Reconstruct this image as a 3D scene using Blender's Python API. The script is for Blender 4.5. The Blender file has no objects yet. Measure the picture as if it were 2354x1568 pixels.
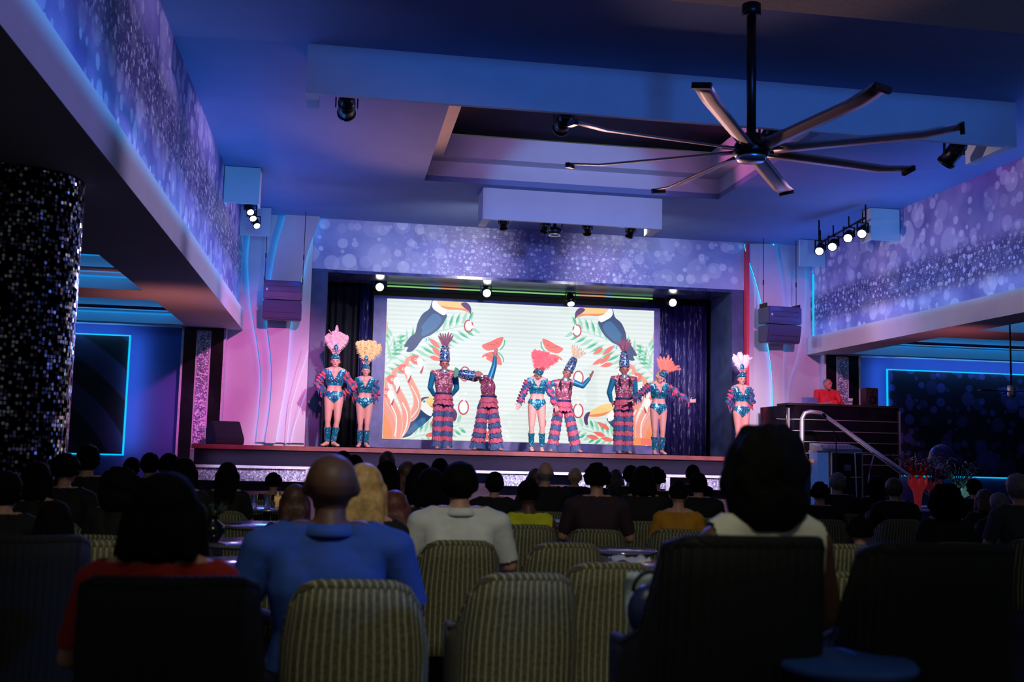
import bpy, bmesh, math, random
from mathutils import Vector, Matrix, noise
random.seed(7)
C = bpy.context.scene.collection
SC = bpy.context.scene
PI = math.pi
# ------------------------------------------------------------------ camera
F, EYE = 2450.0, 1.35
dY = Vector((772-1177, -(1028-784), -F)).normalized()          # hall axis seen from the camera
UP = Vector((1, -.0245, 0)).cross(dY)
if UP.y < 0: UP = -UP
UP.normalize()
dX = dY.cross(UP)
if dX.x < 0: dX = -dX
cam = bpy.data.cameras.new('camera'); co = bpy.data.objects.new('camera', cam); C.objects.link(co)
cam.sensor_width = 36; cam.lens = F/2354*36; cam.clip_start = .05; cam.clip_end = 200
co.matrix_world = Matrix(((dX.x, dX.y, dX.z, 0), (dY.x, dY.y, dY.z, 0), (UP.x, UP.y, UP.z, EYE), (0, 0, 0, 1)))
cam.dof.use_dof = True; cam.dof.focus_distance = 19; cam.dof.aperture_fstop = 2.8
SC.camera = co
SC.view_settings.view_transform = 'Standard'; SC.view_settings.look = 'None'
SC.view_settings.exposure = 0; SC.view_settings.gamma = 1
def ray(px, py):
    c = Vector((px-1177, -(py-784), -F)); return Vector((c.dot(dX), c.dot(dY), c.dot(UP)))
def atY(px, py, y): r = ray(px, py); return Vector((0, 0, EYE)) + r*(y/r.y)
def atZ(px, py, z): r = ray(px, py); return Vector((0, 0, EYE)) + r*((z-EYE)/r.z)
def atX(px, py, x): r = ray(px, py); return Vector((0, 0, EYE)) + r*(x/r.x)
# ------------------------------------------------------------------ world and room lights
w = bpy.data.worlds.new('night'); SC.world = w; w.use_nodes = True
w.node_tree.nodes['Background'].inputs[0].default_value = (.055, .062, .062, 1)
w.node_tree.nodes['Background'].inputs[1].default_value = .75
def lamp(name, kind, loc, energy, color, target=None, size=.1, angle=60, blend=.5, sy=None):
    l = bpy.data.lights.new(name, kind); l.energy = energy; l.color = color
    o = bpy.data.objects.new(name, l); C.objects.link(o); o.location = loc
    if kind == 'SPOT': l.spot_size = math.radians(angle); l.spot_blend = blend; l.shadow_soft_size = size
    if kind == 'POINT': l.shadow_soft_size = size
    if kind == 'AREA':
        l.size = size
        if sy: l.shape = 'RECTANGLE'; l.size_y = sy
    if target is not None:
        o.rotation_euler = (Vector(target)-Vector(loc)).to_track_quat('-Z', 'Y').to_euler()
    return o
BLUE = (.035, .21, 1); CYB = (.12, .42, 1); PINK = (1, .2, .62); LILAC = (.5, .3, 1); CYAN = (.02, .6, 1)
# blue washes from the stage corners up to the ceiling
lamp('wash_blue_left', 'SPOT', (-1.2, 19.4, 3.3), 150, BLUE, (1.5, 8.5, 7.2), .25, 105, 1)
lamp('wash_blue_right', 'SPOT', (9.2, 19.4, 3.3), 150, BLUE, (6.5, 8.5, 7.2), .25, 105, 1)
lamp('ledge_left', 'AREA', (-1.75, 16.8, 4.15), 38, BLUE, (-.2, 16.8, 6.2), 8.6, sy=.08)  # added unseen strip along the beam, evens out the ceiling blue
lamp('ledge_right', 'AREA', (9.75, 16.8, 4.15), 48, BLUE, (8.2, 16.8, 6.2), 8.6, sy=.08)  # its added counterpart over the right beam
# blue flood from the rear of the hall to the drop fascia
lamp('flood_rear', 'SPOT', (4.0, -6, 4.3), 4300, BLUE, (4.0, 12, 7.0), 1.0, 34, .5)
# added spots standing in for screen and stage light thrown up the hall
lamp('stage_throw', 'SPOT', (2.4, 20.1, 1.7), 800, (1, .38, .26), (.9, 15.6, 5.93), .4, 36, 1)
lamp('fan_throw', 'SPOT', (3.9, 20.1, 1.7), 1300, (1, .6, .55), (3.7, 9.3, 4.25), .2, 24, .6)
lamp('box_wash', 'SPOT', (4.0, 12.75, 4.9), 420, CYB, (4.0, 18.1, 5.45), .1, 40, .4)  # added unseen spot, brightens the hanging box only
# fascia spots washing the stage front, with other and added lamps among them
lamp('wash_pink_left', 'SPOT', (.4, 12.6, 5.2), 2800, PINK, (-1.85, 21.5, 2.5), .1, 26, .9)
lamp('wash_pink_left_wide', 'SPOT', (.4, 12.6, 5.2), 600, PINK, (-.5, 21.0, 1.4), .1, 40, .9)
lamp('coffer_pink', 'SPOT', (2.4, 17.4, 4.8), 420, PINK, (6.6, 16.0, 6.3), .05, 30, .7)  # added spot without fixture, tints the coffer side pink
lamp('wash_pink_right', 'SPOT', (7.4, 12.6, 5.2), 1700, (1, .34, .75), (8.9, 21.5, 2.4), .1, 42, .9)
lamp('wash_lilac', 'SPOT', (4.0, 12.75, 5.0), 300, (.62, .33, .85), (4.0, 18, 6.2), .1, 58, .7)
lamp('header_left', 'SPOT', (2.9, 18.5, 5.45), 540, (.8, .78, .9), (1.2, 21.5, 5.0), .15, 96, .8)
lamp('header_right', 'SPOT', (5.1, 18.5, 5.45), 540, (.8, .78, .9), (6.8, 21.5, 5.0), .15, 96, .8)
lamp('beam_glow_left', 'SPOT', (-2.5, 16.6, 1.7), 55, (1, .28, .22), (-2.4, 17.2, 3.6), .1, 110, 1)  # added, no fixture: warms the underside of the left beam
lamp('beam_glow_right', 'SPOT', (10.3, 16.0, 2.3), 22, (1, .2, .22), (10.2, 17, 3.6), .1, 120, 1)  # added likewise under the right beam
lamp('pelmet_left', 'SPOT', (-.9, 9.7, 4.5), 420, (.1, .5, 1), (-1.7, 17.8, 5.6), .05, 13, .4)  # added unseen spot aimed at the left wall box
lamp('pelmet_right', 'SPOT', (8.9, 9.7, 4.5), 420, (.1, .5, 1), (9.7, 17.8, 5.6), .05, 13, .4)  # same addition for the right wall box
lamp('column_white', 'SPOT', (-2.1, 4.6, 4.6), 60, (.9, 1, .9), (-3.0, 9.6, 1.9), .06, 34, 1)
lamp('side_blue', 'SPOT', (7.5, 1.5, 5.0), 700, (.06, .22, 1), (.3, 3.9, 1.0), .1, 9, .8)
lamp('rear_warm', 'SPOT', (8, 3.5, 3.2), 16, (1, .85, .6), (8, 8.0, 5.7), .2, 100, 1)  # added warm fill for the underside of the near beam
lamp('key_stage_left', 'SPOT', (2.0, 12.5, 5.1), 2900, (1, .84, .93), (1.9, 21.0, 1.1), .1, 46, .45)
lamp('key_stage_right', 'SPOT', (6.2, 12.5, 5.1), 2900, (1, .84, .93), (6.2, 21.0, 1.1), .1, 46, .45)
for i, (y, e) in enumerate(((7.0, 1500), (11.2, 1900), (15.2, 2500), (19.0, 2500))):
    lamp('purple_mural_left_%d' % i, 'SPOT', (9.7, y, 4.1), e, (.6, .46, .9) if i else (.3, .28, .95), (-2, y, 4.35), .1, 22, .6)  # added unseen spots that brighten the left glitter wall
for i, (y, e) in enumerate(((13.4, 1250), (17.0, 1250), (20.0, 700))):
    lamp('purple_mural_right_%d' % i, 'SPOT', (-1.7, y, 4.1), e, (.85, .62, .72), (10, y, 4.35), .1, 22, .6)  # added unseen spots that brighten the right glitter wall
lamp('skirt_strip', 'AREA', (3, 19.8, 1.15), 26, (.75, .7, 1), (3, 20.05, .75), 10.5, sy=.04)
lamp('wash_low_left', 'SPOT', (-.9, 20.5, 4.3), 20, BLUE, (-.6, 20.2, 5.9), .1, 140, .9)  # added fill for the ceiling near the stage wall, no fixture
lamp('wash_low_right', 'SPOT', (8.9, 20.5, 4.3), 20, BLUE, (8.6, 20.2, 5.9), .1, 140, .9)  # added right-hand counterpart
# dim house light over the audience
lamp('house_warm', 'SPOT', (.5, 0.2, 5.2), 300, (1, .97, .72), (.8, 6.8, .3), .25, 46, .6)
lamp('audience_blue', 'SPOT', (1.5, 13.2, 5.5), 850, (.1, .16, 1), (.35, 3.9, .9), .08, 22, .8)
# ------------------------------------------------------------------ materials
def lin(c): return tuple(((x/255)/12.92 if x <= 10 else ((x/255+.055)/1.055)**2.4) for x in c) + (1,)
MATS = {}
def mat(name, rgb, rough=.6, metal=0, emit=None, strength=0, var=.12, scale=18, bump=0, alpha=1, trans=0):
    if name in MATS: return MATS[name]
    m = bpy.data.materials.new(name); m.use_nodes = True; nt = m.node_tree; b = nt.nodes['Principled BSDF']
    c = lin(rgb); b.inputs['Roughness'].default_value = rough; b.inputs['Metallic'].default_value = metal
    b.inputs['Base Color'].default_value = c
    if var or bump:
        tc = nt.nodes.new('ShaderNodeTexCoord'); n = nt.nodes.new('ShaderNodeTexNoise'); n.inputs['Scale'].default_value = scale
        n.inputs['Detail'].default_value = 4
        nt.links.new(tc.outputs['Object'], n.inputs['Vector'])
        if var:
            r = nt.nodes.new('ShaderNodeValToRGB')
            r.color_ramp.elements[0].position = .3; r.color_ramp.elements[1].position = .7
            r.color_ramp.elements[0].color = tuple(x*(1-var) for x in c[:3])+(1,); r.color_ramp.elements[1].color = tuple(min(1, x*(1+var)) for x in c[:3])+(1,)
            nt.links.new(n.outputs['Fac'], r.inputs[0]); nt.links.new(r.outputs[0], b.inputs['Base Color'])
        if bump:
            bp = nt.nodes.new('ShaderNodeBump'); bp.inputs['Strength'].default_value = bump; bp.inputs['Distance'].default_value = .02
            nt.links.new(n.outputs['Fac'], bp.inputs['Height']); nt.links.new(bp.outputs[0], b.inputs['Normal'])
    if emit is not None:
        b.inputs['Emission Color'].default_value = lin(emit); b.inputs['Emission Strength'].default_value = strength
    if trans: b.inputs['Transmission Weight'].default_value = trans; b.inputs['IOR'].default_value = 1.3
    if alpha < 1: b.inputs['Alpha'].default_value = alpha
    MATS[name] = m; return m
def nd(nt, t, **kw):
    n = nt.nodes.new(t)
    for k, v in kw.items(): setattr(n, k, v)
    return n
def math_(nt, op, a, b=None, c=None, clamp=False):
    n = nt.nodes.new('ShaderNodeMath'); n.operation = op; n.use_clamp = clamp
    for i, v in enumerate((a, b, c)):
        if v is None: continue
        if isinstance(v, (int, float)): n.inputs[i].default_value = v
        else: nt.links.new(v, n.inputs[i])
    return n.outputs[0]
def mixc(nt, fac, a, b, mode='MIX'):
    n = nt.nodes.new('ShaderNodeMix'); n.data_type = 'RGBA'; n.blend_type = mode
    for i, v in ((0, fac), (6, a), (7, b)):
        if isinstance(v, (int, float)): n.inputs[i].default_value = v
        elif isinstance(v, tuple): n.inputs[i].default_value = v
        else: nt.links.new(v, n.inputs[i])
    return n.outputs[2]
def bokeh(name, base, base2, disc, band_z, band_w, band_slope=0., dens=1., seed=0., dark=(40, 36, 80), centre=None, low=1.0):
    """out-of-focus glitter print: soft discs of three sizes and a band of fine sparkle; UV in metres"""
    m = bpy.data.materials.new(name); m.use_nodes = True; nt = m.node_tree; b = nt.nodes['Principled BSDF']
    b.inputs['Roughness'].default_value = .55
    uv = nt.nodes.new('ShaderNodeUVMap'); sep = nd(nt, 'ShaderNodeSeparateXYZ'); nt.links.new(uv.outputs[0], sep.inputs[0])
    u, v = sep.outputs[0], sep.outputs[1]
    n1 = nd(nt, 'ShaderNodeTexNoise'); n1.inputs['Scale'].default_value = 1.1; n1.inputs['Detail'].default_value = 3
    nt.links.new(uv.outputs[0], n1.inputs['Vector'])
    f = math_(nt, 'MULTIPLY_ADD', n1.outputs['Fac'], 2.6, -.8, clamp=True)
    col = mixc(nt, f, lin(base), lin(base2))
    def layer(col, scale, r, amt, soft, keep, off, colour=disc, mask=None):
        mp = nd(nt, 'ShaderNodeMapping'); mp.inputs['Location'].default_value = (off+seed, off*1.7+seed, 0)
        nt.links.new(uv.outputs[0], mp.inputs[0])
        vo = nd(nt, 'ShaderNodeTexVoronoi', voronoi_dimensions='2D'); vo.inputs['Scale'].default_value = scale; vo.inputs['Randomness'].default_value = .85
        nt.links.new(mp.outputs[0], vo.inputs['Vector'])
        s2 = nd(nt, 'ShaderNodeSeparateColor'); nt.links.new(vo.outputs['Color'], s2.inputs[0])
        rr = math_(nt, 'MULTIPLY_ADD', s2.outputs[0], r*.6, r*.5)
        d = math_(nt, 'SUBTRACT', rr, vo.outputs['Distance'])
        d = math_(nt, 'DIVIDE', d, soft, clamp=True)
        k = math_(nt, 'GREATER_THAN', s2.outputs[1], keep)
        a = math_(nt, 'MULTIPLY', d, k); a = math_(nt, 'MULTIPLY', a, math_(nt, 'MULTIPLY_ADD', s2.outputs[2], amt*.8, amt*.3))
        if mask is not None: a = math_(nt, 'MULTIPLY', a, mask)
        return mixc(nt, a, col, lin(colour))
    col = layer(col, 1.5, .42, .42, .03, .35, 1.3)
    col = layer(col, 2.6, .38, .62, .04, .35, 7.7)
    col = layer(col, 4.2, .34, .75, .06, .45, 3.1)
    # band of fine sparkle
    if centre is not None:
        du = math_(nt, 'SUBTRACT', u, centre[0]); dv = math_(nt, 'SUBTRACT', v, centre[1])
        rad = math_(nt, 'SQRT', math_(nt, 'ADD', math_(nt, 'MULTIPLY', math_(nt, 'MULTIPLY', du, du), centre[3]), math_(nt, 'MULTIPLY', dv, dv)))
        mask = math_(nt, 'SUBTRACT', 1, math_(nt, 'DIVIDE', rad, centre[2]), clamp=True)
    else:
        zc = math_(nt, 'MULTIPLY_ADD', u, band_slope, band_z)
        mask = math_(nt, 'SUBTRACT', 1, math_(nt, 'DIVIDE', math_(nt, 'ABSOLUTE', math_(nt, 'SUBTRACT', v, zc)), band_w), clamp=True)
    msk = math_(nt, 'MULTIPLY', mask, 1.7, clamp=True)
    col = mixc(nt, math_(nt, 'MULTIPLY', msk, .75), col, lin(dark))
    col = layer(col, 9, .4, .8, .1, .35, 2.2, mask=msk)
    col = layer(col, 22, .42, .8, .12, .6, 5.2, colour=(215, 205, 240), mask=msk)
    nt.links.new(col, b.inputs['Base Color']); return m
def sequin(name, rgb, spark=(235, 245, 255), scale=60, dens=.86, metal=.7, rough=.32, rgb2=None):
    if name in MATS: return MATS[name]
    m = bpy.data.materials.new(name); m.use_nodes = True; nt = m.node_tree; b = nt.nodes['Principled BSDF']
    tc = nd(nt, 'ShaderNodeTexCoord'); vo = nd(nt, 'ShaderNodeTexVoronoi'); vo.inputs['Scale'].default_value = scale
    nt.links.new(tc.outputs['Object'], vo.inputs['Vector'])
    s = nd(nt, 'ShaderNodeSeparateColor'); nt.links.new(vo.outputs['Color'], s.inputs[0])
    k = math_(nt, 'GREATER_THAN', s.outputs[0], dens)
    c = mixc(nt, s.outputs[1], lin(tuple(x*.6 for x in rgb)), lin(rgb2 or rgb)); c = mixc(nt, k, c, lin(spark))
    nt.links.new(c, b.inputs['Base Color']); b.inputs['Metallic'].default_value = metal; b.inputs['Roughness'].default_value = rough
    n = nd(nt, 'ShaderNodeBump'); n.inputs['Strength'].default_value = .9; n.inputs['Distance'].default_value = .01
    nt.links.new(s.outputs[2], n.inputs['Height']); nt.links.new(n.outputs[0], b.inputs['Normal'])
    MATS[name] = m; return m
PAINT = mat('white_paint', (205, 205, 210), .75, var=.03, scale=3)
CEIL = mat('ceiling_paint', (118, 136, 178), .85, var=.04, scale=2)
DARKP = mat('dark_paint', (28, 28, 34), .6)
BLACK = mat('black_matt', (10, 10, 12), .7)
SF = mat('stage_front', (28, 22, 42), .6); SF.node_tree.nodes['Principled BSDF'].inputs['Specular IOR Level'].default_value = .1
GLOSSB = mat('gloss_black', (16, 16, 24), .18, var=.3, scale=4, bump=.25)
FRAME = mat('frame_indigo', (96, 92, 150), .45, var=.25, scale=5)
WHITEM = mat('white_trim', (200, 195, 215), .5)
CHROME = mat('brushed_steel', (215, 210, 215), .42, .8, var=.05)
METALB = mat('black_metal', (14, 14, 16), .35, .4)
PLAST = mat('speaker_black', (26, 26, 34), .45, var=.1, scale=30)
LEDC = mat('led_cyan', (0, 60, 80), .5, emit=(0, 175, 225), strength=1.3, var=0)
LEDH = mat('led_hidden', (0, 60, 80), .5, emit=(0, 165, 235), strength=6, var=0)
LEDC2 = mat('led_cyan_soft', (0, 60, 80), .5, emit=(20, 130, 210), strength=1.0, var=0)
# ------------------------------------------------------------------ mesh helpers
def add_box(bm, c0, c1, mi=0, M=None):
    x0, y0, z0 = c0; x1, y1, z1 = c1
    vs = [bm.verts.new((M @ Vector(p)) if M else p) for p in ((x0,y0,z0),(x1,y0,z0),(x1,y1,z0),(x0,y1,z0),(x0,y0,z1),(x1,y0,z1),(x1,y1,z1),(x0,y1,z1))]
    for f in ((3,2,1,0),(4,5,6,7),(0,1,5,4),(1,2,6,5),(2,3,7,6),(3,0,4,7)):
        bm.faces.new([vs[i] for i in f]).material_index = mi
def frame_of(d):
    d = d.normalized(); a = Vector((0, 0, 1)) if abs(d.z) < .9 else Vector((1, 0, 0))
    x = d.cross(a).normalized(); return x, x.cross(d).normalized(), d
def add_caps(bm, p0, p1, r0, r1, n=12, k=4, round_=True, mi=0, flat=1.0, smooth=True):
    """tapered capsule (or plain frustum) from p0 to p1"""
    p0, p1 = Vector(p0), Vector(p1); d = p1-p0
    if d.length < 1e-6: d = Vector((0, 0, 1e-4))
    x, y, z = frame_of(d); L = d.length; prof = []
    if round_:
        prof = [(-r0*math.cos(a), r0*math.sin(a)) for a in [PI/2*i/k for i in range(1, k+1)]] + [(L+r1*math.sin(a), r1*math.cos(a)) for a in [PI/2*i/k for i in range(0, k)]]
        ends = (-r0, L+r1)
    else: prof = [(0, r0), (L, r1)]; ends = None
    rings = []
    for t, r in prof:
        rings.append([bm.verts.new(p0+z*t+x*(r*math.cos(2*PI*i/n))+y*(r*flat*math.sin(2*PI*i/n))) for i in range(n)])
    for a, b in zip(rings, rings[1:]):
        for i in range(n): 
            f = bm.faces.new((a[i], a[(i+1) % n], b[(i+1) % n], b[i])); f.material_index = mi; f.smooth = smooth
    if ends:
        v0 = bm.verts.new(p0+z*ends[0]); v1 = bm.verts.new(p0+z*ends[1])
        for i in range(n):
            f = bm.faces.new((rings[0][(i+1) % n], rings[0][i], v0)); f.material_index = mi; f.smooth = smooth
            f = bm.faces.new((rings[-1][i], rings[-1][(i+1) % n], v1)); f.material_index = mi; f.smooth = smooth
    else:
        bm.faces.new(list(reversed(rings[0]))).material_index = mi; bm.faces.new(rings[-1]).material_index = mi
def add_cyl(bm, p0, p1, r0, r1=None, n=16, mi=0): add_caps(bm, p0, p1, r0, r1 if r1 is not None else r0, n, round_=False, mi=mi)
def add_ell(bm, c, r, n=14, m=9, mi=0, rot=None):
    R = rot or Matrix.Identity(3); c = Vector(c); rows = []
    for j in range(1, m):
        a = PI*j/m
        rows.append([bm.verts.new(c+R @ Vector((r[0]*math.sin(a)*math.cos(2*PI*i/n), r[1]*math.sin(a)*math.sin(2*PI*i/n), r[2]*math.cos(a)))) for i in range(n)])
    t = bm.verts.new(c+R @ Vector((0, 0, r[2]))); b = bm.verts.new(c-R @ Vector((0, 0, r[2])))
    for a_, b_ in zip(rows, rows[1:]):
        for i in range(n):
            f = bm.faces.new((a_[i], b_[i], b_[(i+1) % n], a_[(i+1) % n])); f.material_index = mi; f.smooth = True
    for i in range(n):
        f = bm.faces.new((t, rows[0][i], rows[0][(i+1) % n])); f.material_index = mi; f.smooth = True
        f = bm.faces.new((b, rows[-1][(i+1) % n], rows[-1][i])); f.material_index = mi; f.smooth = True
def add_lathe(bm, prof, c=(0, 0, 0), n=20, mi=0):
    rings = [[bm.verts.new((c[0]+max(r, .0005)*math.cos(2*PI*i/n), c[1]+max(r, .0005)*math.sin(2*PI*i/n), c[2]+z)) for i in range(n)] for r, z in prof]
    for a, b in zip(rings, rings[1:]):
        for i in range(n):
            f = bm.faces.new((a[i], a[(i+1) % n], b[(i+1) % n], b[i])); f.material_index = mi; f.smooth = True
def add_poly(bm, pts, y0, y1, mi=0):
    """outline in x,z extruded from y0 (front) to y1"""
    a = [bm.verts.new((x, y0, z)) for x, z in pts]; b = [bm.verts.new((x, y1, z)) for x, z in pts]
    bm.faces.new(a).material_index = mi; bm.faces.new(list(reversed(b))).material_index = mi
    n = len(pts)
    for i in range(n): bm.faces.new((a[i], b[i], b[(i+1) % n], a[(i+1) % n])).material_index = mi
def add_tube(bm, pts, r, n=8, mi=0):
    pts = [Vector(p) for p in pts]; rings = []
    for i, p in enumerate(pts):
        d = (pts[min(i+1, len(pts)-1)]-pts[max(i-1, 0)]); x, y, _ = frame_of(d)
        rr = r[i] if isinstance(r, (list, tuple)) else r
        rings.append([bm.verts.new(p+x*(rr*math.cos(2*PI*k/n))+y*(rr*math.sin(2*PI*k/n))) for k in range(n)])
    for a, b in zip(rings, rings[1:]):
        best = min(range(n), key=lambda s: sum((a[i].co-b[(i+s) % n].co).length for i in range(n)))
        for i in range(n):
            f = bm.faces.new((a[i], a[(i+1) % n], b[(i+1+best) % n], b[(i+best) % n])); f.material_index = mi; f.smooth = True
    bm.faces.new(list(reversed(rings[0]))).material_index = mi; bm.faces.new(rings[-1]).material_index = mi
def NB(): return bmesh.new()
def obj(name, bm, mats, parent=None, recalc=True, uvfn=None):
    if recalc: bmesh.ops.recalc_face_normals(bm, faces=bm.faces)
    if uvfn:
        l = bm.loops.layers.uv.new('uv')
        for f in bm.faces:
            for lp in f.loops: lp[l].uv = uvfn(lp.vert.co, f.normal)
    me = bpy.data.meshes.new(name); bm.to_mesh(me); bm.free()
    for m in (mats if isinstance(mats, (list, tuple)) else [mats]): me.materials.append(m)
    o = bpy.data.objects.new(name, me); C.objects.link(o)
    if parent: o.parent = parent
    return o
def tag(o, label=None, cat=None, group=None, kind=None):
    if label: o['label'] = label
    if cat: o['category'] = cat
    if group: o['group'] = group
    if kind: o['kind'] = kind
    return o
def thing(name, label, cat, loc=(0, 0, 0), rz=0, group=None):
    o = bpy.data.objects.new(name, None); C.objects.link(o); o.location = loc; o.rotation_euler = (0, 0, rz); o.empty_display_size = .1
    return tag(o, label, cat, group)
def struct(name, boxes, m, uvfn=None, bm=None, label=None):
    bm = bm or NB()
    for b in boxes: add_box(bm, b[0], b[1], b[2] if len(b) > 2 else 0)
    o = obj(name, bm, m, uvfn=uvfn); o['kind'] = 'structure'
    if label: o['label'] = label
    return o
def dup(root, loc=None, rz=None, label=None, group=None):
    r = root.copy(); C.objects.link(r)
    if loc is not None: r.location = loc
    if rz is not None: r.rotation_euler = (0, 0, rz)
    if label: r['label'] = label
    if group: r['group'] = group
    for ch in list(root.children):
        c = ch.copy(); C.objects.link(c); c.parent = r
        for g in list(ch.children):
            d = g.copy(); C.objects.link(d); d.parent = c
    return r
def remesh(bm, voxel, smooth=4):
    me = bpy.data.meshes.new('tmp'); bm.to_mesh(me); bm.free(); o = bpy.data.objects.new('tmp', me); C.objects.link(o)
    r = o.modifiers.new('r', 'REMESH'); r.mode = 'VOXEL'; r.voxel_size = voxel; r.use_smooth_shade = True
    s = o.modifiers.new('s', 'SMOOTH'); s.iterations = smooth; s.factor = .5
    bpy.context.view_layer.update(); dg = bpy.context.evaluated_depsgraph_get()
    out = bpy.data.meshes.new_from_object(o.evaluated_get(dg)); bpy.data.objects.remove(o); bpy.data.meshes.remove(me); return out
def garment(body_me, pred, off, disp=None):
    """shell over the part of the body mesh where pred(centre) holds, pushed out along its normals"""
    bm = NB(); bm.from_mesh(body_me); bm.faces.ensure_lookup_table()
    kill = [f for f in bm.faces if not pred(f.calc_center_median())]
    bmesh.ops.delete(bm, geom=kill, context='FACES'); bm.normal_update()
    for v in bm.verts: v.co += v.normal*(off+(disp(v.co) if disp else 0))
    for f in bm.faces: f.smooth = True
    return bm
def simple(bm): 
    return bm
# ================================================================== THE ROOM
ZC, ZB = 5.93, 3.6            # main ceiling, side-aisle ceiling
W = 21.5                      # stage wall
CARPET = mat('carpet', (24, 22, 34), .95, var=.4, scale=9)
struct('floor', [((-8, -3, -.1), (16, 24.5, 0))], CARPET)
# main ceiling with a stepped coffer
cx0, cx1, cy0, cy1 = 1.31, 6.58, 13.1, 17.9
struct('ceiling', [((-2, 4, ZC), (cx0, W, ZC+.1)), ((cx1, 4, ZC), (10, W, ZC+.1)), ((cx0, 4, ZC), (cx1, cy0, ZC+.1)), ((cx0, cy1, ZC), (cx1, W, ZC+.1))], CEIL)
def ringbox(x0, x1, y0, y1, z0, z1, t=.05): return [((x0-t, y0-t, z0), (x0, y1+t, z1)), ((x1, y0-t, z0), (x1+t, y1+t, z1)), ((x0, y0-t, z0), (x1, y0, z1)), ((x0, y1, z0), (x1, y1+t, z1))]
z1, z2 = ZC+.36, ZC+.74
struct('trim_1', ringbox(cx0, cx1, cy0, cy1, ZC+.1, z1)+[((cx0, cy0, z1), (cx0+.28, cy1, z1+.03)), ((cx1-.28, cy0, z1), (cx1, cy1, z1+.03)), ((cx0+.28, cy1-.33, z1), (cx1-.28, cy1, z1+.03)), ((cx0+.28, cy0, z1), (cx1-.28, cy0+.3, z1+.03))]
       + ringbox(cx0+.28, cx1-.28, cy0+.3, cy1-.33, z1+.03, z2, .02), PAINT, label='stepped sides of the ceiling coffer')
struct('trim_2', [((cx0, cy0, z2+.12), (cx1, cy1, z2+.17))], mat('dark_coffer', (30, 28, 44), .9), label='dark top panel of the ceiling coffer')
# dropped fascia hanging across the room
struct('trim_3', [((-.5, 12, 5.35), (8.37, 12.07, ZC)), ((-.5, 12.07, 5.35), (-.36, 12.55, ZC)), ((8.23, 12.07, 5.35), (8.37, 12.9, ZC))], PAINT, label='long dropped fascia board under the ceiling')
struct('trim_4', [((-2, 5.0, 5.72), (10, 9.54, ZC))], mat('beam_taupe', (150, 130, 110), .9), label='low ceiling beam over the audience')
# upper side walls with the glitter print, and the fascia strip below
RM = bokeh('print_right', (120, 108, 170), (178, 166, 215), (235, 228, 248), 4.55, .42, .0, seed=3.3)
LM = bokeh('print_left', (100, 90, 160), (170, 160, 215), (235, 228, 250), 4.95, .55, 0, seed=11.)
PM = bokeh('print_stage', (130, 145, 200), (170, 182, 226), (222, 230, 250), 0, 1, seed=21.7, dark=(112, 84, 150), centre=(3.9, 5.0, 1.9, .35))
struct('wall_left', [((-2.15, 4, 3.9), (-2, W, ZC))], LM, uvfn=lambda c, n: (c.y*1.0, c.z))
struct('wall_right', [((10, 4, 3.85), (10.15, W, ZC))], RM, uvfn=lambda c, n: (-c.y*1.0, c.z))
struct('trim_5', [((-2.93, 4, ZB), (-1.9, W, ZB+.04)), ((-1.95, 4, ZB+.04), (-1.9, W, 3.99))], PAINT, label='left beam under the glitter wall')
struct('trim_6', [((9.9, 4, ZB-.03), (10.6, W, ZB+.01)), ((9.9, 4, ZB+.01), (9.95, W, 3.94))], PAINT, label='right beam under the glitter wall')
# side aisle ceilings with stepped trays
def aisle(side, x0, x1, xe, name):
    s = []; zb = ZB if side < 0 else ZB-.03
    for a, b in ((4, 13.4), (16.4, 17.5), (20.9, W)): s.append(((x0, a, zb), (x1, b, zb+.04)))
    for a, b in ((13.4, 16.4), (17.5, 20.9)):
        s += [((x0, a-.03, zb+.04), (x1, a, zb+.2)), ((x0, b, zb+.04), (x1, b+.03, zb+.2)), ((xe-.02, a, zb+.04), (xe+.02, b, zb+.2)),
              ((x0, b-.28, zb+.2), (x1, b+.03, zb+.22)), ((x0, b-.3, zb+.28), (x1, b-.27, zb+.46)), ((x0, a, zb+.5), (x1, b, zb+.54))]
    struct(name, s, PAINT)
aisle(-1, -8, -2.93, -2.93, 'ceiling_left'); aisle(1, 10.6, 16, 10.6, 'ceiling_right')
k = 0
for x0, x1, sgn in ((-7.9, -3.0, -1), (10.7, 15.9, 1)):
    for b in (16.4, 20.9):
        for z, y in ((.2, b-.02), (.47, b-.30)):
            bm = NB(); add_box(bm, (x0, y-.03 if z < .3 else y-.03, ZB+z-.035), (x1, y, ZB+z-.015))
            o = obj('led_strip', bm, LEDC2)
            tag(o, 'blue LED strip glowing in the %s aisle ceiling, %s tray, %s step' % ('left' if sgn < 0 else 'right', 'nearer' if b < 18 else 'farther', 'lower' if z < .3 else 'upper'), 'light strip')
        lamp('cove_%d' % k, 'AREA', ((x0+x1)/2, b-.45, ZB+.12), 6, (.03, .35, 1), ((x0+x1)/2, b, ZB+.25), x1-x0, sy=.05); k += 1
# stage wall
WALLP = mat('wall_satin', (190, 185, 200), .7, var=.04, scale=2)
WALLB = mat('wall_indigo', (70, 80, 150), .75, var=.05, scale=2)
struct('wall_back', [((-3.01, W, 0), (-.6, W+.2, ZC)), ((8.45, W, 0), (11.02, W+.2, ZC)), ((-.6, W+.05, 0), (8.45, W+.2, 1.2))], WALLP)
struct('wall_back_left', [((-8, W, 0), (-3.01, W+.2, ZB+.5))], WALLB)
struct('wall_back_right', [((11.02, W, 0), (16, W+.2, ZB+.5))], WALLB)
struct('wall_aisle_left', [((-8.1, 4, 0), (-8, W, ZB+.5))], DARKP)
struct('wall_aisle_right', [((16, 4, 0), (16.1, W, ZB+.5))], DARKP)
struct('wall_header', [((-.62, W-.03, 4.9), (8.47, W+.2, ZC))], PM, uvfn=lambda c, n: (c.x, c.z))
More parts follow.
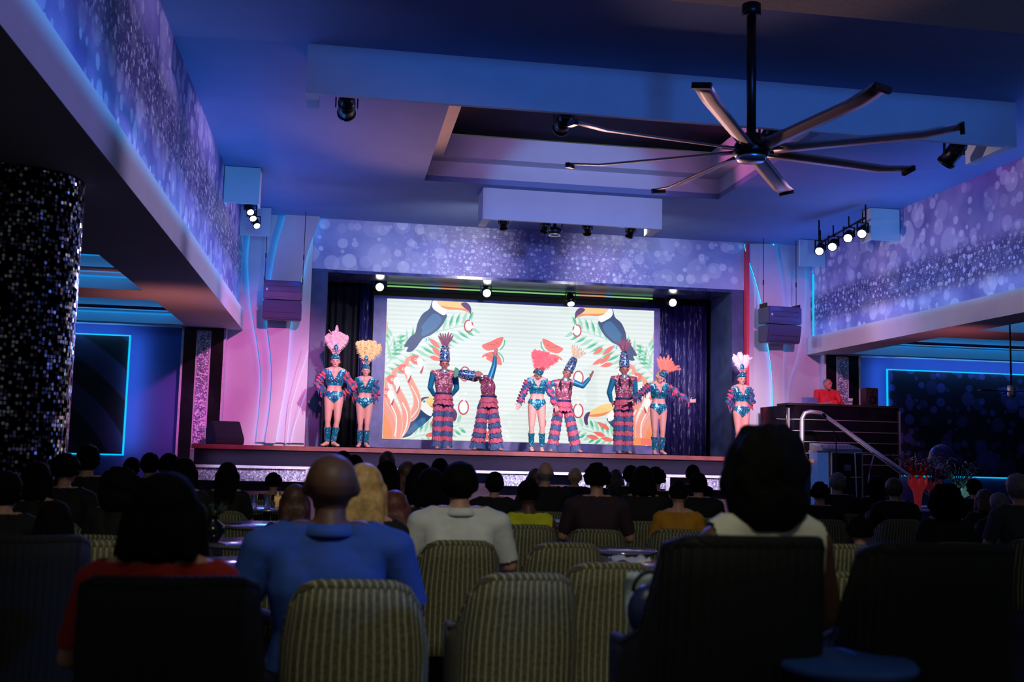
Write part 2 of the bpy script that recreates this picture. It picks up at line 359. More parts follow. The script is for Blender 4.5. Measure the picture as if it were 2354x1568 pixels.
# proscenium reveal and backstage shell
struct('trim_7', [((-.6, W-.05, 1.35), (-.3, 22.75, 4.9)), ((8.2, W-.05, 1.35), (8.45, 22.75, 4.9))], mat('jamb_indigo', (52, 66, 108), .45, var=.3, scale=4), label='dark indigo jambs framing the stage opening')
struct('trim_8', [((-.3, W-.02, 4.84), (8.2, 22.75, 4.9))], mat('soffit_marble', (60, 66, 120), .22, var=.75, scale=3.5, bump=.3), label='glossy dark underside of the stage opening')
struct('wall_backstage', [((-1.5, 24.0, 0), (9.5, 24.1, 6)), ((-1.6, 22.75, 0), (-1.5, 24, 6)), ((9.5, 22.75, 0), (9.6, 24, 6)), ((-1.5, 22.75, 5.2), (9.5, 24, 5.3)), ((.6, 22.8, 4.74), (6.75, 22.95, 5.2))], BLACK)
# stage
WOOD = mat('stage_wood', (150, 82, 84), .4, var=.2, scale=6)
SY = 20.0
st = thing('stage', 'raised dark stage with thin wooden edge and lit glitter skirt', 'stage', (3.2, 20.7, 0))
def st_part(name, boxes, m, lab=None):
    bm = NB()
    for b in boxes: add_box(bm, Vector(b[0])-st.location, Vector(b[1])-st.location)
    o = obj(name, bm, m, st)
    if lab: o['label'] = lab
    return o
SX0, SX1 = -2.57, 8.55
st_part('stage_floor', [((SX0, SY+.02, 1.28), (SX1, 24, 1.345)), ((SX0+.1, SY+.35, 0), (SX1, 24, 1.28))], mat('stage_deck', (80, 60, 80), .35, var=.2, scale=7))
st_part('stage_edge', [((SX0, SY-.02, 1.27), (SX1, SY+.04, 1.35))], WOOD, 'reddish wooden nosing')
st_part('front_panel', [((SX0+.05, SY+.02, .98), (SX1, SY+.1, 1.27))], mat('stage_front', (28, 22, 42), .6), 'dark front board')
st_part('skirt_rail', [((SX0+.05, SY-.01, .93), (SX1, SY+.1, .98)), ((SX0-.02, SY-.01, .97), (SX0+.05, SY+.1, 1.26))], WHITEM, 'white rail')
GLIT = sequin('glitter_skirt', (176, 176, 222), (245, 240, 255), 45, .85, .1, .4, (200, 200, 235))
for x0, x1 in ((-2.5, -.45), (1.1, 2.25), (2.9, 3.9), (4.5, 6.4), (6.9, 8.3)):
    st_part('glitter_panel', [((x0, SY+.03, .7), (x1-.08, SY+.08, .93))], GLIT)
    st_part('panel_post', [((x1-.08, SY+.0, .55), (x1, SY+.1, .93))], WHITEM)
# ---- curved backlit boards beside the stage
def curve_pts(pts, y, n=26):
    P = [atY(a, b, y) for a, b in pts]; P = [(p.x, p.z) for p in P]; P.sort(key=lambda p: p[1])
    out = []
    for i in range(n+1):
        z = P[0][1]+(P[-1][1]-P[0][1])*i/n
        for a, b in zip(P, P[1:]):
            if z <= b[1]+1e-6:
                t = (z-a[1])/(b[1]-a[1]+1e-9); break
        j = P.index(a); p0 = P[max(j-1, 0)]; p3 = P[min(j+2, len(P)-1)]
        x = .5*((2*a[0])+(-p0[0]+b[0])*t+(2*p0[0]-5*a[0]+4*b[0]-p3[0])*t*t+(-p0[0]+3*a[0]-3*b[0]+p3[0])*t**3)
        out.append((x, z))
    return out
def board(name, left, right, y, t, label):
    bm = NB(); n = len(left)
    a = [[bm.verts.new((p[0], yy, p[1])) for p in left] for yy in (y, y+t)]; b = [[bm.verts.new((p[0], yy, p[1])) for p in right] for yy in (y, y+t)]
    for i in range(n-1):
        bm.faces.new((a[0][i], b[0][i], b[0][i+1], a[0][i+1])); bm.faces.new((a[1][i], a[1][i+1], b[1][i+1], b[1][i]))
        bm.faces.new((a[0][i], a[0][i+1], a[1][i+1], a[1][i])); bm.faces.new((b[0][i], b[1][i], b[1][i+1], b[0][i+1]))
    for i in (0, n-1): bm.faces.new((a[0][i], a[1][i], b[1][i], b[0][i]))
    return tag(obj(name, bm, WALLP), label, 'wall panel', kind='structure')
def glow(pts, y, r, label, m=LEDC):
    bm = NB(); add_tube(bm, [(x, y, z) for x, z in pts], r, 6); return tag(obj('led_strip', bm, m), label, 'light strip')
YA, YB = 21.42, 21.32
c1 = curve_pts([(588,1016),(596,941),(600,867),(592,793),(577,700),(570,600),(575,541),(577,478)], YA)
c2 = curve_pts([(609,1018),(620,941),(625,867),(622,811),(614,737),(617,690),(625,630),(638,560),(657,491)], YB)
c4 = curve_pts([(633,1019),(642,959),(655,885),(664,793),(668,741),(680,690),(694,637),(709,575),(736,494)], YB)
c6 = curve_pts([(659,1020),(668,941),(686,874),(703,820),(712,790),(714,700),(716,620)], YA)
c7 = curve_pts([(668,1019),(683,959),(705,893),(712,870),(714,700),(716,620)], YA)
def cap_z(pts, zmax): 
    return [(x, min(z, zmax)) for x, z in pts]
right_edge = [(min(-.62, c4[i][0]-.0) if False else -.62, z) for i, (x, z) in enumerate(c1)]
board('trim_9', c1, [(min(-.615, x+3), z) for x, z in c1], YA, .03, 'pale wave-cut board, back layer left of the stage')
board('trim_10', c2, c4, YB, .03, 'pale wave-cut board, front layer left of the stage')
glow([(x+.006, z) for x, z in c1], YA+.045, .009, 'cyan LED line along the leftmost wave board edge', LEDH)
glow([(x+.015, z) for x, z in c2], YB+.055, .009, 'cyan LED line along the second wave board edge left of the stage', LEDH)
glow([(x-.015, z) for x, z in c4], YB+.055, .009, 'blue LED line on the right edge of the front wave board, left of the stage', LEDH)
YA2 = 21.39
def sliver(c, w0, name, label):
    c = [p for p in c if p[1] < 3.6]
    return board(name, [(x-w0*(.3+.7*i/len(c)), z) for i, (x, z) in enumerate(c)], c, YA2, .02, label)
sliver([p for p in c6 if p[1] < 3.3], .12, 'trim_11', 'slim curved fin, first from the front wave board')
sliver([p for p in c7 if p[1] < 2.6], .07, 'trim_12', 'slim curved fin beside the left stage jamb')
glow([(x-.006, z) for x, z in c6 if z < 3.3], YA2+.024, .005, 'blue LED line behind the first slim fin', LEDH)
glow([(x-.006, z) for x, z in c7 if z < 2.6], YA2+.024, .005, 'blue LED line behind the fin beside the left stage jamb', LEDH)
# right of the stage
r2 = curve_pts([(1778,985),(1778,974),(1777,907),(1774,848),(1766,792),(1757,728),(1749,687),(1733,628),(1715,575),(1712,560)], YB)
r3 = curve_pts([(1800,985),(1800,950),(1799,863),(1801,795),(1800,681),(1793,628),(1782,560)], YB)
r4 = curve_pts([(1808,985),(1809,907),(1816,868),(1828,833),(1842,769),(1851,672),(1850,616),(1848,560)], YA)
r5 = curve_pts([(1738,985),(1734,936),(1719,877),(1712,840),(1711,800)], YA2)
zr = [p[1] for p in r2]
board('trim_13', [(8.5, z) for x, z in r4], r4, YA, .03, 'pale wave-cut board, back layer right of the stage')
board('trim_14', r2, [(r3[i][0], r2[i][1]) for i in range(len(r2))], YB, .03, 'pale wave-cut board, front layer right of the stage')
glow([(x+.015, z) for x, z in r2], YB+.055, .009, 'cyan LED line on the left edge of the front wave board, right of the stage', LEDH)
glow([(x-.015, z) for x, z in r3], YB+.055, .009, 'blue LED line on the right edge of the front wave board, right of the stage', LEDH)
glow([(x-.012, z) for x, z in r4], YA+.045, .009, 'cyan LED line along the rightmost wave board edge', LEDH)
bm = NB(); add_box(bm, (8.47, 21.3, 2.0), (8.53, 21.5, 5.9)); tag(obj('trim_15', bm, mat('red_return', (200, 60, 90), .6)), 'narrow red edge right of the stage opening', None, kind='structure')  # red light falling on the return is put into its colour
# LED lines under the glitter walls
for x, y0, nm in ((-1.965, 4.5, 'left'), (9.975, 4.5, 'right')):
    bm = NB(); add_box(bm, (x-.012, y0, 3.95 if x < 0 else 3.93), (x+.012, 21.4, 3.975 if x < 0 else 3.955))
    tag(obj('led_strip', bm, LEDC), 'cyan LED line glowing along the foot of the %s glitter wall' % nm, 'light strip')
    lamp('cove_wall_'+nm, 'AREA', (x+(.3 if x < 0 else -.3), 13, 4.02), 30 if x < 0 else 24, (.05, .38, 1), (x, 13, 4.35), 16.5, sy=.04)
bm = NB(); add_box(bm, (9.96, 21.3, 3.95), (9.99, 21.33, 5.3)); tag(obj('led_strip', bm, LEDC), 'short vertical cyan LED line at the far end of the right glitter wall', 'light strip')
# ---- pilasters with glitter insets
GL2 = sequin('glitter_column', (120, 130, 170), (245, 250, 255), 45, .7, .2, .35, (170, 180, 215))
for x0, x1, lab in ((-3.02, -2.2, 'black pilaster with a silver glitter strip, left of the stage'), (10.2, 11.02, 'black pilaster with a silver glitter strip, behind the raised booth')):
    t = thing('pilaster', lab, 'pilaster', ((x0+x1)/2, W-.1, 0)); t['kind'] = 'structure'
    hw = (x1-x0)/2; bm = NB(); add_box(bm, (-hw+.03, -.12, 0), (hw-.03, .1, ZB-.01)); obj('column_body', bm, GLOSSB, t)
    bm = NB(); add_box(bm, (-.11, -.135, .4), (.11, -.12, ZB-.08)); obj('glitter_inset', bm, GL2, t)
    bm = NB()
    for s in (-1, 1): add_box(bm, (s*.125-.012, -.14, .4), (s*.125+.012, -.12, ZB-.07))
    add_box(bm, (-.13, -.14, ZB-.08), (.13, -.12, ZB-.06)); obj('inset_frame', bm, WHITEM, t)
    for s in (-1, 1):
        bm = NB(); add_box(bm, (s*(hw-.015)-.02, -.14, 0), (s*(hw-.015)+.02, .1, ZB-.01)); obj('edge_trim', bm, WHITEM, t)
# ---- dark framed wall pictures with LED halo in the side aisles
def halo(x0, x1, z0, z1, side, lab, m, uvfn=None):
    t = thing('wall_picture', lab, 'wall picture', ((x0+x1)/2, W-.06, (z0+z1)/2))
    cx, cz = (x0+x1)/2, (z0+z1)/2; bm = NB(); add_box(bm, (x0-cx, -.05, z0-cz), (x1-cx, -.01, z1-cz)); obj('picture_panel', bm, m, t, uvfn=uvfn)
    bm = NB(); e = .03
    add_box(bm, (x0-cx-e, -.0, z0-cz-e), (x0-cx, .03, z1-cz+e)); add_box(bm, (x1-cx, -.0, z0-cz-e), (x1-cx+e, .03, z1-cz+e))
    add_box(bm, (x0-cx, -.0, z0-cz-e), (x1-cx, .03, z0-cz)); add_box(bm, (x0-cx, -.0, z1-cz), (x1-cx, .03, z1-cz+e)); obj('led_border', bm, LEDC, t)
    return t
swm = bpy.data.materials.new('swirl_print'); swm.use_nodes = True; nt = swm.node_tree
uv = nd(nt, 'ShaderNodeTexCoord'); wv = nd(nt, 'ShaderNodeTexWave', wave_type='RINGS', rings_direction='Y'); wv.inputs['Scale'].default_value = .42; wv.inputs['Distortion'].default_value = 1.2; wv.inputs['Detail'].default_value = 0
mp = nd(nt, 'ShaderNodeMapping'); mp.inputs['Location'].default_value = (1.4, 0, 2.6); nt.links.new(uv.outputs['Object'], mp.inputs[0]); nt.links.new(mp.outputs[0], wv.inputs['Vector'])
r_ = nd(nt, 'ShaderNodeValToRGB'); r_.color_ramp.elements[0].position = .48; r_.color_ramp.elements[1].position = .54; r_.color_ramp.elements[0].color = lin((12, 12, 18)); r_.color_ramp.elements[1].color = lin((44, 42, 72))
nt.links.new(wv.outputs['Fac'], r_.inputs[0]); nt.links.new(r_.outputs[0], nt.nodes['Principled BSDF'].inputs['Base Color']); nt.nodes['Principled BSDF'].inputs['Roughness'].default_value = .5
halo(-7.4, -4.03, 1.12, 3.38, 'left', 'dark wall picture with broad swirls and a cyan lit border', swm)
DM = bokeh('print_dark', (14, 13, 26), (30, 26, 60), (96, 84, 170), -9, .3, seed=31., dark=(10, 10, 18))
halo(11.75, 15.9, 1.05, 3.3, 'right', 'wide black wall picture with dim purple bokeh discs and cyan lit border', DM, uvfn=lambda c, n: (c.x, c.z))
lamp('halo_left', 'AREA', (-3.9, 21.2, 2.3), 7, CYB, (-3.9, 21.5, 2.3), .1, sy=2.2); lamp('halo_left_top', 'AREA', (-5.6, 21.2, 3.5), 7, CYB, (-5.6, 21.5, 3.45), 3, sy=.05)
lamp('halo_right', 'AREA', (11.55, 21.2, 2.5), 6, CYB, (11.5, 21.5, 2.5), .1, sy=2); lamp('halo_right_top', 'AREA', (13.8, 21.15, 3.5), 12, CYB, (13.8, 21.5, 3.42), 4, sy=.05)
lamp('aisle_purple', 'SPOT', (-2.6, 16.8, 3.0), 160, (.8, .15, 1), (-3.35, 21.5, 1.6), .1, 30, 1)
# ---- white boxes on the side walls and the hanging light bar
def wallbox(x0, x1, y, zt, zb, lab, d=.35):
    bm = NB(); t = .03
    add_box(bm, (x0, y, zb), (x1, y+t, zt)); add_box(bm, (x0, y+t, zb), (x0+t, y+d, zt)); add_box(bm, (x1-t, y+t, zb), (x1, y+d, zt)); add_box(bm, (x0+t, y+t, zt-t), (x1-t, y+d, zt))
    tag(obj('pelmet_box', bm, PAINT), lab, 'pelmet box')
wallbox(-1.99, -1.42, 17.75, ZC-.01, 5.31, 'white square pelmet box high on the left glitter wall, nearer one')
wallbox(-1.99, -1.42, 20.75, ZC-.01, 5.36, 'white square pelmet box high on the left wall beside the wave boards', .06)
wallbox(9.42, 9.99, 17.75, ZC-.01, 5.33, 'white square pelmet box high on the right glitter wall, nearer one')
wallbox(9.42, 9.99, 20.75, ZC-.01, 5.36, 'white square pelmet box high on the right wall beside the wave boards', .06)
bm = NB(); t = .06
for b in (((2.36, 18.1, 5.37), (5.6, 18.16, ZC-.005)), ((2.36, 18.16, 5.37), (2.5, 18.75, ZC-.005)), ((5.46, 18.16, 5.37), (5.6, 18.75, ZC-.005)), ((2.5, 18.7, 5.5), (5.46, 18.75, ZC-.005))): add_box(bm, *b)
tag(obj('light_pelmet', bm, PAINT), 'long white pelmet box hanging from the ceiling before the stage', 'pelmet box')
# ---- stage spotlights
LENSW = mat('lens_white', (250, 250, 255), .3, emit=(225, 235, 255), strength=9, var=0)
LENSB = mat('lens_warm', (255, 250, 235), .3, emit=(255, 246, 215), strength=14, var=0)
LENSO = mat('lens_dark', (40, 45, 60), .15)
def spotlight(loc, aim, s, lab, lens=LENSO, group=None, stem=.12, cat='spotlight'):
    t = thing('stage_spotlight', lab, cat, loc, group=group); d = (Vector(aim)-Vector(loc)).normalized()
    x, y, z = frame_of(d); bm = NB(); P0 = Vector((0, 0, -stem*.0)); c = P0
    add_cyl(bm, c-d*.16*s, c-d*.1*s, .05*s, .085*s, 18); add_cyl(bm, c-d*.1*s, c+d*.12*s, .085*s, .09*s, 18); add_cyl(bm, c+d*.12*s, c+d*.15*s, .098*s, .098*s, 18)
    for k in range(6): add_cyl(bm, c-d*(.15-.02*k)*s, c-d*(.142-.02*k)*s, (.06+.006*k)*s, n=18)
    obj('lamp_housing', bm, METALB, t)
    bm = NB(); add_ell(bm, c+d*.148*s, (.08*s, .08*s, .022*s), rot=Matrix((x, y, z)).transposed()); obj('lens', bm, lens, t)
    sd = Vector((1, 0, 0)); bm = NB()
    for q in (-1, 1): add_box(bm, (q*.11*s-.008, -.02, -.03), (q*.11*s+.008, .02, .16*s))
    add_box(bm, (-.118*s, -.02, .15*s), (.118*s, .02, .165*s)); add_cyl(bm, (0, 0, .165*s), (0, 0, .165*s+stem), .014, n=8); obj('yoke', bm, METALB, t)
    return t
# three white lamps on the left wall, four on the right wall
for (px, py), lab in zip(((573, 476), (579, 491), (588, 508)), ('top white lamp of the three under the left pelmet box', 'middle white lamp of the three under the left pelmet box', 'lowest white lamp of the three under the left pelmet box')):
    y = {476: 18.3, 491: 19.0, 508: 19.8}[py]; p = atY(px, py, y); spotlight(p-Vector((0, 0, .03)), p+Vector((.45, -1, -1.1)), 0.72, lab, LENSW, 'white wall spotlights on the left wall', ZC-p.z+.03-.119-.001)
for (px, py, y), lab in zip(((1888, 578, 18.8), (1918, 568, 18.4), (1954, 548, 17.95), (1986, 538, 17.55)), ('lit white lamp lowest and farthest left on the right wall track', 'lit white lamp second from the far end of the right wall track', 'lit white lamp third from the far end of the right wall track', 'lit white lamp tucked beside the nearer right pelmet box')):
    p = atY(px, py, y); q = p+Vector((.04, .12, .08)); spotlight(q, q+Vector((-.7, -1, -.75)), .95, lab, LENSW, 'white spotlights on the right wall track', .2)
a, b = atY(1883, 560, 19.0), atY(1990, 500, 17.6); bm = NB()
add_tube(bm, [a+Vector((0, 0, .0)), b], .02); add_tube(bm, [a+Vector((0, 0, -.1)), b+Vector((0, 0, -.12))], .014); add_tube(bm, [Vector((a.x, a.y, ZC-.002)), a+Vector((0, 0, -.16))], .016); add_tube(bm, [Vector((b.x, b.y, ZC-.002)), b+Vector((0, 0, -.2))], .016)
tag(obj('lighting_track', bm, METALB), 'black lighting track running along the right glitter wall', 'lighting track')
for px, py, y, s, lab in ((797, 243, 12.35, 1.15, 'black spotlight hanging at the left end behind the dropped fascia'), (1295, 280, 12.35, 1.1, 'black spotlight hanging behind the fascia near the tip of a fan blade'), (1768, 312, 12.35, 1.15, 'black spotlight behind the fascia just right of the fan hub'), (2193, 350, 12.6, 1.25, 'black spotlight hanging at the right end under the dropped fascia')):
    p = atY(px, py, y); tx = {797: (.0, 21, 3), 1295: (2.5, 21, 3), 1768: (5.5, 21, 3), 2193: (6, 17, 1)}[px]; spotlight(p, tx, s, lab, stem=max(.1, ZC-p.z-.19*s))
for px, py, lab in ((1157, 512, 'small spotlight at the left inside the hanging pelmet'), (1253, 520, 'small spotlight left of the round lamp under the hanging pelmet'), (1350, 525, 'small spotlight right of the round lamp under the hanging pelmet'), (1450, 531, 'small spotlight at the right inside the hanging pelmet')):
    p = atY(px, py, 18.45); spotlight(p, (p.x+.6*(1 if px in (1157, 1350) else -1), 20.9, 2.2), .8, lab, mat('lens_pearl', (240, 225, 200), .2, emit=(255, 220, 180), strength=.7, var=0), 'small spotlights in the hanging pelmet', ZC-p.z-.14)
p = atY(1275, 532, 18.4); t = thing('moving_head_lamp', 'round moving lamp hanging under the middle of the pelmet', 'stage lamp', p)
bm = NB(); add_ell(bm, (0, 0, 0), (.12, .12, .09)); obj('lamp_head', bm, METALB, t); bm = NB(); add_cyl(bm, (0, 0, .08), (0, 0, ZC-p.z-.02), .03); add_box(bm, (-.14, -.03, .0), (-.12, .03, .16)); add_box(bm, (.12, -.03, 0), (.14, .03, .16)); add_box(bm, (-.14, -.03, .14), (.14, .03, .16)); obj('yoke', bm, METALB, t)
bm = NB(); add_lathe(bm, [(.1, -.05), (.11, -.07), (.1, -.08), (.08, -.075)], n=18); obj('lens_ring', bm, CHROME, t)
# four round lamps over the stage
for i, (px, py) in enumerate(((873, 659), (1119, 673), (1314, 689), (1546, 695))):
    p = atY(px, py, 22.3); s = 1.05 if i != 2 else .95
    aim = p+Vector((0, -1, -.28 if i != 2 else -1.5)); spotlight(p+Vector((0, .13, .03)), aim+Vector((0, .13, .03)), s, ('round bright stage lamp', 'round bright stage lamp', 'round stage lamp tilted down', 'round bright stage lamp')[i]+' over '+('the left curtain', 'the screen, above the arched-back dancer', 'the screen, above the toucan on the right', 'the tinsel curtain')[i], LENSB, 'round lamps over the stage', .001, 'stage lamp')
    lamp('stage_round_%d' % i, 'SPOT', p+Vector((0, -.12, -.1)), 60, (1, .92, .8), p+Vector((0, -1.6, -4)), .07, 100, .7)
# ================================================================== BACKSTAGE: SCREEN AND CURTAINS
YS = 22.9
def em(name, rgb, s=1.0, var=0):
    m = mat('screen_'+name, (5, 5, 5), .5, var=0, emit=rgb, strength=s); return m
s0, s1, s2, s3 = atY(889, 686, YS), atY(1504, 715, YS), atY(880, 1006, YS), atY(1500, 1027, YS)
sx0, sx1, sz0, sz1 = (s0.x+s2.x)/2, (s1.x+s3.x)/2, (s2.z+s3.z)/2, (s0.z+s1.z)/2
scr = thing('led_screen', 'large bright LED wall showing toucans, flamingos, palm leaves and watermelon', 'screen', ((sx0+sx1)/2, YS, sz0))
OX = (sx0+sx1)/2
# white panel with faint scan lines
mw = bpy.data.materials.new('screen_white'); mw.use_nodes = True; nt = mw.node_tree; b = nt.nodes['Principled BSDF']
tc = nd(nt, 'ShaderNodeTexCoord'); wv = nd(nt, 'ShaderNodeTexWave', bands_direction='Z'); wv.inputs['Scale'].default_value = 3.3; nt.links.new(tc.outputs['Object'], wv.inputs[0])
cc = mixc(nt, wv.outputs['Fac'], lin((216, 230, 226)), lin((232, 240, 236))); b.inputs['Base Color'].default_value = (.01, .01, .01, 1)
nt.links.new(cc, b.inputs['Emission Color']); b.inputs['Emission Strength'].default_value = 1
bm = NB(); add_box(bm, (sx0-OX, 0, 0), (sx1-OX, .06, sz1-sz0)); obj('display_panel', bm, mw, scr)
bm = NB()
for q in (((sx0-OX-.28, .0, -.16), (sx0-OX-.005, .1, sz1-sz0+.06)), ((sx1-OX+.005, .0, -.16), (sx1-OX+.14, .1, sz1-sz0+.06)), ((sx0-OX-.005, .0, sz1-sz0+.005), (sx1-OX+.005, .1, sz1-sz0+.06)), ((sx0-OX-.005, .0, -.16), (sx1-OX+.005, .1, -.005)), ((sx0-OX-.28, -.08, sz0*0-.19), (sx1-OX+.14, .0, -.16))): add_box(bm, *q)
obj('screen_frame', bm, FRAME, scr)
COLS = ['nav', 'wht', 'orn', 'yel', 'prp', 'grn', 'grl', 'pnk', 'sal', 'red', 'mel', 'dot', 'cyn', 'txt', 'wh2', 'blu']
CR = dict(nav=(38, 72, 118), wht=(250, 252, 250), orn=(250, 150, 90), yel=(255, 214, 140), prp=(96, 62, 110), grn=(70, 190, 140), grl=(165, 222, 196), pnk=(246, 160, 140), sal=(250, 190, 172), red=(205, 60, 80), mel=(248, 118, 105), dot=(190, 70, 80), cyn=(90, 190, 205), txt=(190, 130, 80), wh2=(244, 248, 246), blu=(50, 110, 160))
art = NB(); LAY = [0]
def S(px, py): p = atY(px, py, YS); return (p.x-OX, p.z-sz0)
def Zm(u, v): return S(690+u/3.135, 600+v/3.135)
def smooth_loop(P, n=5):
    out = []; N = len(P)
    for i in range(N):
        p0, p1, p2, p3 = P[i-1], P[i], P[(i+1) % N], P[(i+2) % N]
        for k in range(n):
            t = k/n; out.append(tuple(.5*((2*b_)+(-a_+c_)*t+(2*a_-5*b_+4*c_-d_)*t*t+(-a_+3*b_-3*c_+d_)*t**3) for a_, b_, c_, d_ in zip(p0, p1, p2, p3)))
    return out
HW, HH = (sx1-sx0)/2, sz1-sz0
def clip(P):
    def cut(P, f, g):
        out = []
        for a, b in zip(P, P[1:]+P[:1]):
            ia, ib = f(a), f(b)
            if ia >= 0: out.append(a)
            if ia*ib < 0: t = ia/(ia-ib); out.append((a[0]+(b[0]-a[0])*t, a[1]+(b[1]-a[1])*t))
        return out
    for f in (lambda p: p[0]+HW-.005, lambda p: HW-.005-p[0], lambda p: p[1]-.005, lambda p: HH-.005-p[1]):
        P = cut(P, f, None)
        if len(P) < 3: return []
    return P
def shape(P, col, smooth=True, mirror=True, both=True):
    P = smooth_loop(P) if smooth else list(P)
    LAY[0] += 1; y = -.0015-.00022*LAY[0]
    for s in ((1, -1) if mirror else (1,)):
        if not both and s == 1 and mirror: continue
        Q = clip([(p[0]*s, p[1]) for p in P])
        if len(Q) < 3: continue
        f = art.faces.new([art.verts.new((x, y, z)) for x, z in (Q if s == 1 else reversed(Q))]); f.material_index = COLS.index(col)
def ell(c, rx, rz, a, col, mirror=True, n=14):
    ca, sa = math.cos(a), math.sin(a)
    shape([(c[0]+rx*math.cos(t)*ca-rz*math.sin(t)*sa, c[1]+rx*math.cos(t)*sa+rz*math.sin(t)*ca) for t in [2*PI*i/n for i in range(n)]], col, False, mirror)
def leafshape(c, L, wd, a, col, mirror=True):
    ca, sa = math.cos(a), math.sin(a); P = []
    for s in (1, -1):
        for i in range(7):
            t = i/6 if s == 1 else 1-i/6
            if s == -1 and i in (0, 6): continue
            x = L*t; z = s*wd*math.sin(PI*t**.8); P.append((c[0]+x*ca-z*sa, c[1]+x*sa+z*ca))
    shape(P, col, False, mirror)
def stroke(P, w, col, mirror=True):
    P = [Vector(p) for p in P]; F_ = []
    for i in range(len(P)-1):
        p0, p1, p2, p3 = P[max(i-1, 0)], P[i], P[i+1], P[min(i+2, len(P)-1)]
        for k in range(6):
            t = k/6; F_.append((.5*((2*p1)+(-p0+p2)*t+(2*p0-5*p1+4*p2-p3)*t*t+(-p0+3*p1-3*p2+p3)*t**3), (i+t)/(len(P)-1)))
    F_.append((P[-1], 1)); A, B = [], []
    for i, (p, t) in enumerate(F_):
        d = (F_[min(i+1, len(F_)-1)][0]-F_[max(i-1, 0)][0]).normalized(); n = Vector((-d.y, d.x)); ww = w(t) if callable(w) else w
        A.append(p+n*ww); B.append(p-n*ww)
    LAY[0] += 1; y = -.0015-.00022*LAY[0]
    for i in range(len(A)-1):
        for s in ((1, -1) if mirror else (1,)):
            Q = clip([(q.x*s, q.y) for q in (A[i], A[i+1], B[i+1], B[i])])
            if len(Q) < 3: continue
            f = art.faces.new([art.verts.new((x, y, z)) for x, z in Q]); f.material_index = COLS.index(col)
def palm(P, L, n=15, melon=False, flip=1):
    """leaf with separate leaflets along the rib P (zoom coordinates)"""
    P = [Vector(Zm(*p)) for p in P]; a, m_, b = P
    stroke([tuple(a), tuple(m_), tuple(b)], .008, 'grl')
    for i in range(n):
        t = (i+.5)/n; p = a*(1-t)**2+m_*2*t*(1-t)+b*t*t; d = (2*(1-t)*(m_-a)+2*t*(b-m_)).normalized(); ang = math.atan2(d.y, d.x)
        l = L*(.55+.5*math.sin(PI*(t*.8+.15)))
        for s in (1, -1):
            col = 'grn' if (i+(s > 0)) % 3 else 'grl'
            leafshape((p.x+.05*math.cos(ang+s*1.1), p.y+.05*math.sin(ang+s*1.1)), l, .035, ang+s*(1.15-.3*t), 'grl'); leafshape((p.x+.12*math.cos(ang+s*1.1), p.y+.12*math.sin(ang+s*1.1)), l*.66, .026, ang+s*(1.15-.3*t), col)
palm([(560, 800), (850, 560), (1235, 455)], .42, 16)
palm([(700, 1300), (900, 1250), (1150, 1180)], .3, 12)
palm([(600, 700), (640, 640), (680, 540)], .3, 6)
for u, v, L, a in ((560, 640, .5, 1.2), (600, 560, .4, 1.4), (930, 560, .34, -.7), (950, 620, .34, -.8), (930, 690, .3, -.25), (1000, 660, .3, -.5), (1010, 580, .28, -.6)): leafshape(Zm(u, v), L, .05, a, 'mel' if u > 700 else 'pnk')
for u, v, L, a in ((930, 1180, .35, .5), (960, 1230, .3, .3), (1010, 1250, .3, .2), (900, 1260, .3, .2)): leafshape(Zm(u, v), L, .05, a, 'mel')
def toucan(T):
    shape([T(*p) for p in ((955,284),(1000,330),(1052,385),(1045,425),(1005,485),(940,535),(885,560),(835,625),(800,655),(765,652),(778,622),(748,614),(795,545),(828,520),(845,450),(880,385),(930,345))], 'nav')
    shape([T(*p) for p in ((965,380),(1020,420),(985,480),(925,525),(880,540),(860,500),(900,440))], 'blu')
    shape([T(*p) for p in ((850,470),(880,500),(850,560),(800,630),(778,640),(820,560))], 'nav')
    shape([T(*p) for p in ((962,284),(1000,296),(1050,340),(1050,380),(1030,392),(990,370),(958,345),(948,315))], 'wht')
    shape([T(*p) for p in ((984,282),(1080,292),(1165,300),(1205,312),(1222,345),(1224,378),(1195,362),(1140,350),(1060,348),(1012,330))], 'yel')
    shape([T(*p) for p in ((1010,325),(1060,332),(1140,340),(1200,350),(1224,378),(1190,364),(1140,353),(1060,350))], 'orn')
    shape([T(*p) for p in ((1158,312),(1180,300),(1208,308),(1230,340),(1228,386),(1212,360),(1180,338))], 'prp')
    for q in ((905, 556), (925, 552)): stroke([T(*q), T(q[0]+6, q[1]+14), T(q[0]-4, q[1]+24)], .012, 'cyn')
toucan(Zm)
# lower toucan, body slanting up to the right
shape([Zm(*p) for p in ((850,1030),(885,1060),(945,1090),(955,1110),(905,1165),(840,1215),(780,1265),(690,1272),(720,1215),(775,1170),(800,1100))], 'nav')
shape([Zm(*p) for p in ((860,1140),(900,1130),(900,1170),(840,1210),(790,1245),(770,1230))], 'blu')
shape([Zm(*p) for p in ((855,1010),(880,985),(925,985),(955,1010),(950,1100),(935,1118),(890,1090),(855,1050))], 'wht')
shape([Zm(*p) for p in ((858,1020),(870,990),(905,980),(930,983),(890,1000),(868,1025))], 'nav')
shape([Zm(*p) for p in ((900,1005),(930,985),(1000,1000),(1080,1050),(1110,1080),(1040,1080),(960,1062),(925,1040))], 'yel')
shape([Zm(*p) for p in ((930,1042),(1000,1062),(1110,1085),(1060,1092),(985,1080))], 'orn')
shape([Zm(*p) for p in ((1085,1060),(1112,1068),(1130,1105),(1118,1150),(1098,1150),(1100,1110))], 'prp')
ell(Zm(893, 1013), .03, .03, 0, 'cyn'); ell(Zm(893, 1013), .014, .014, 0, 'nav')
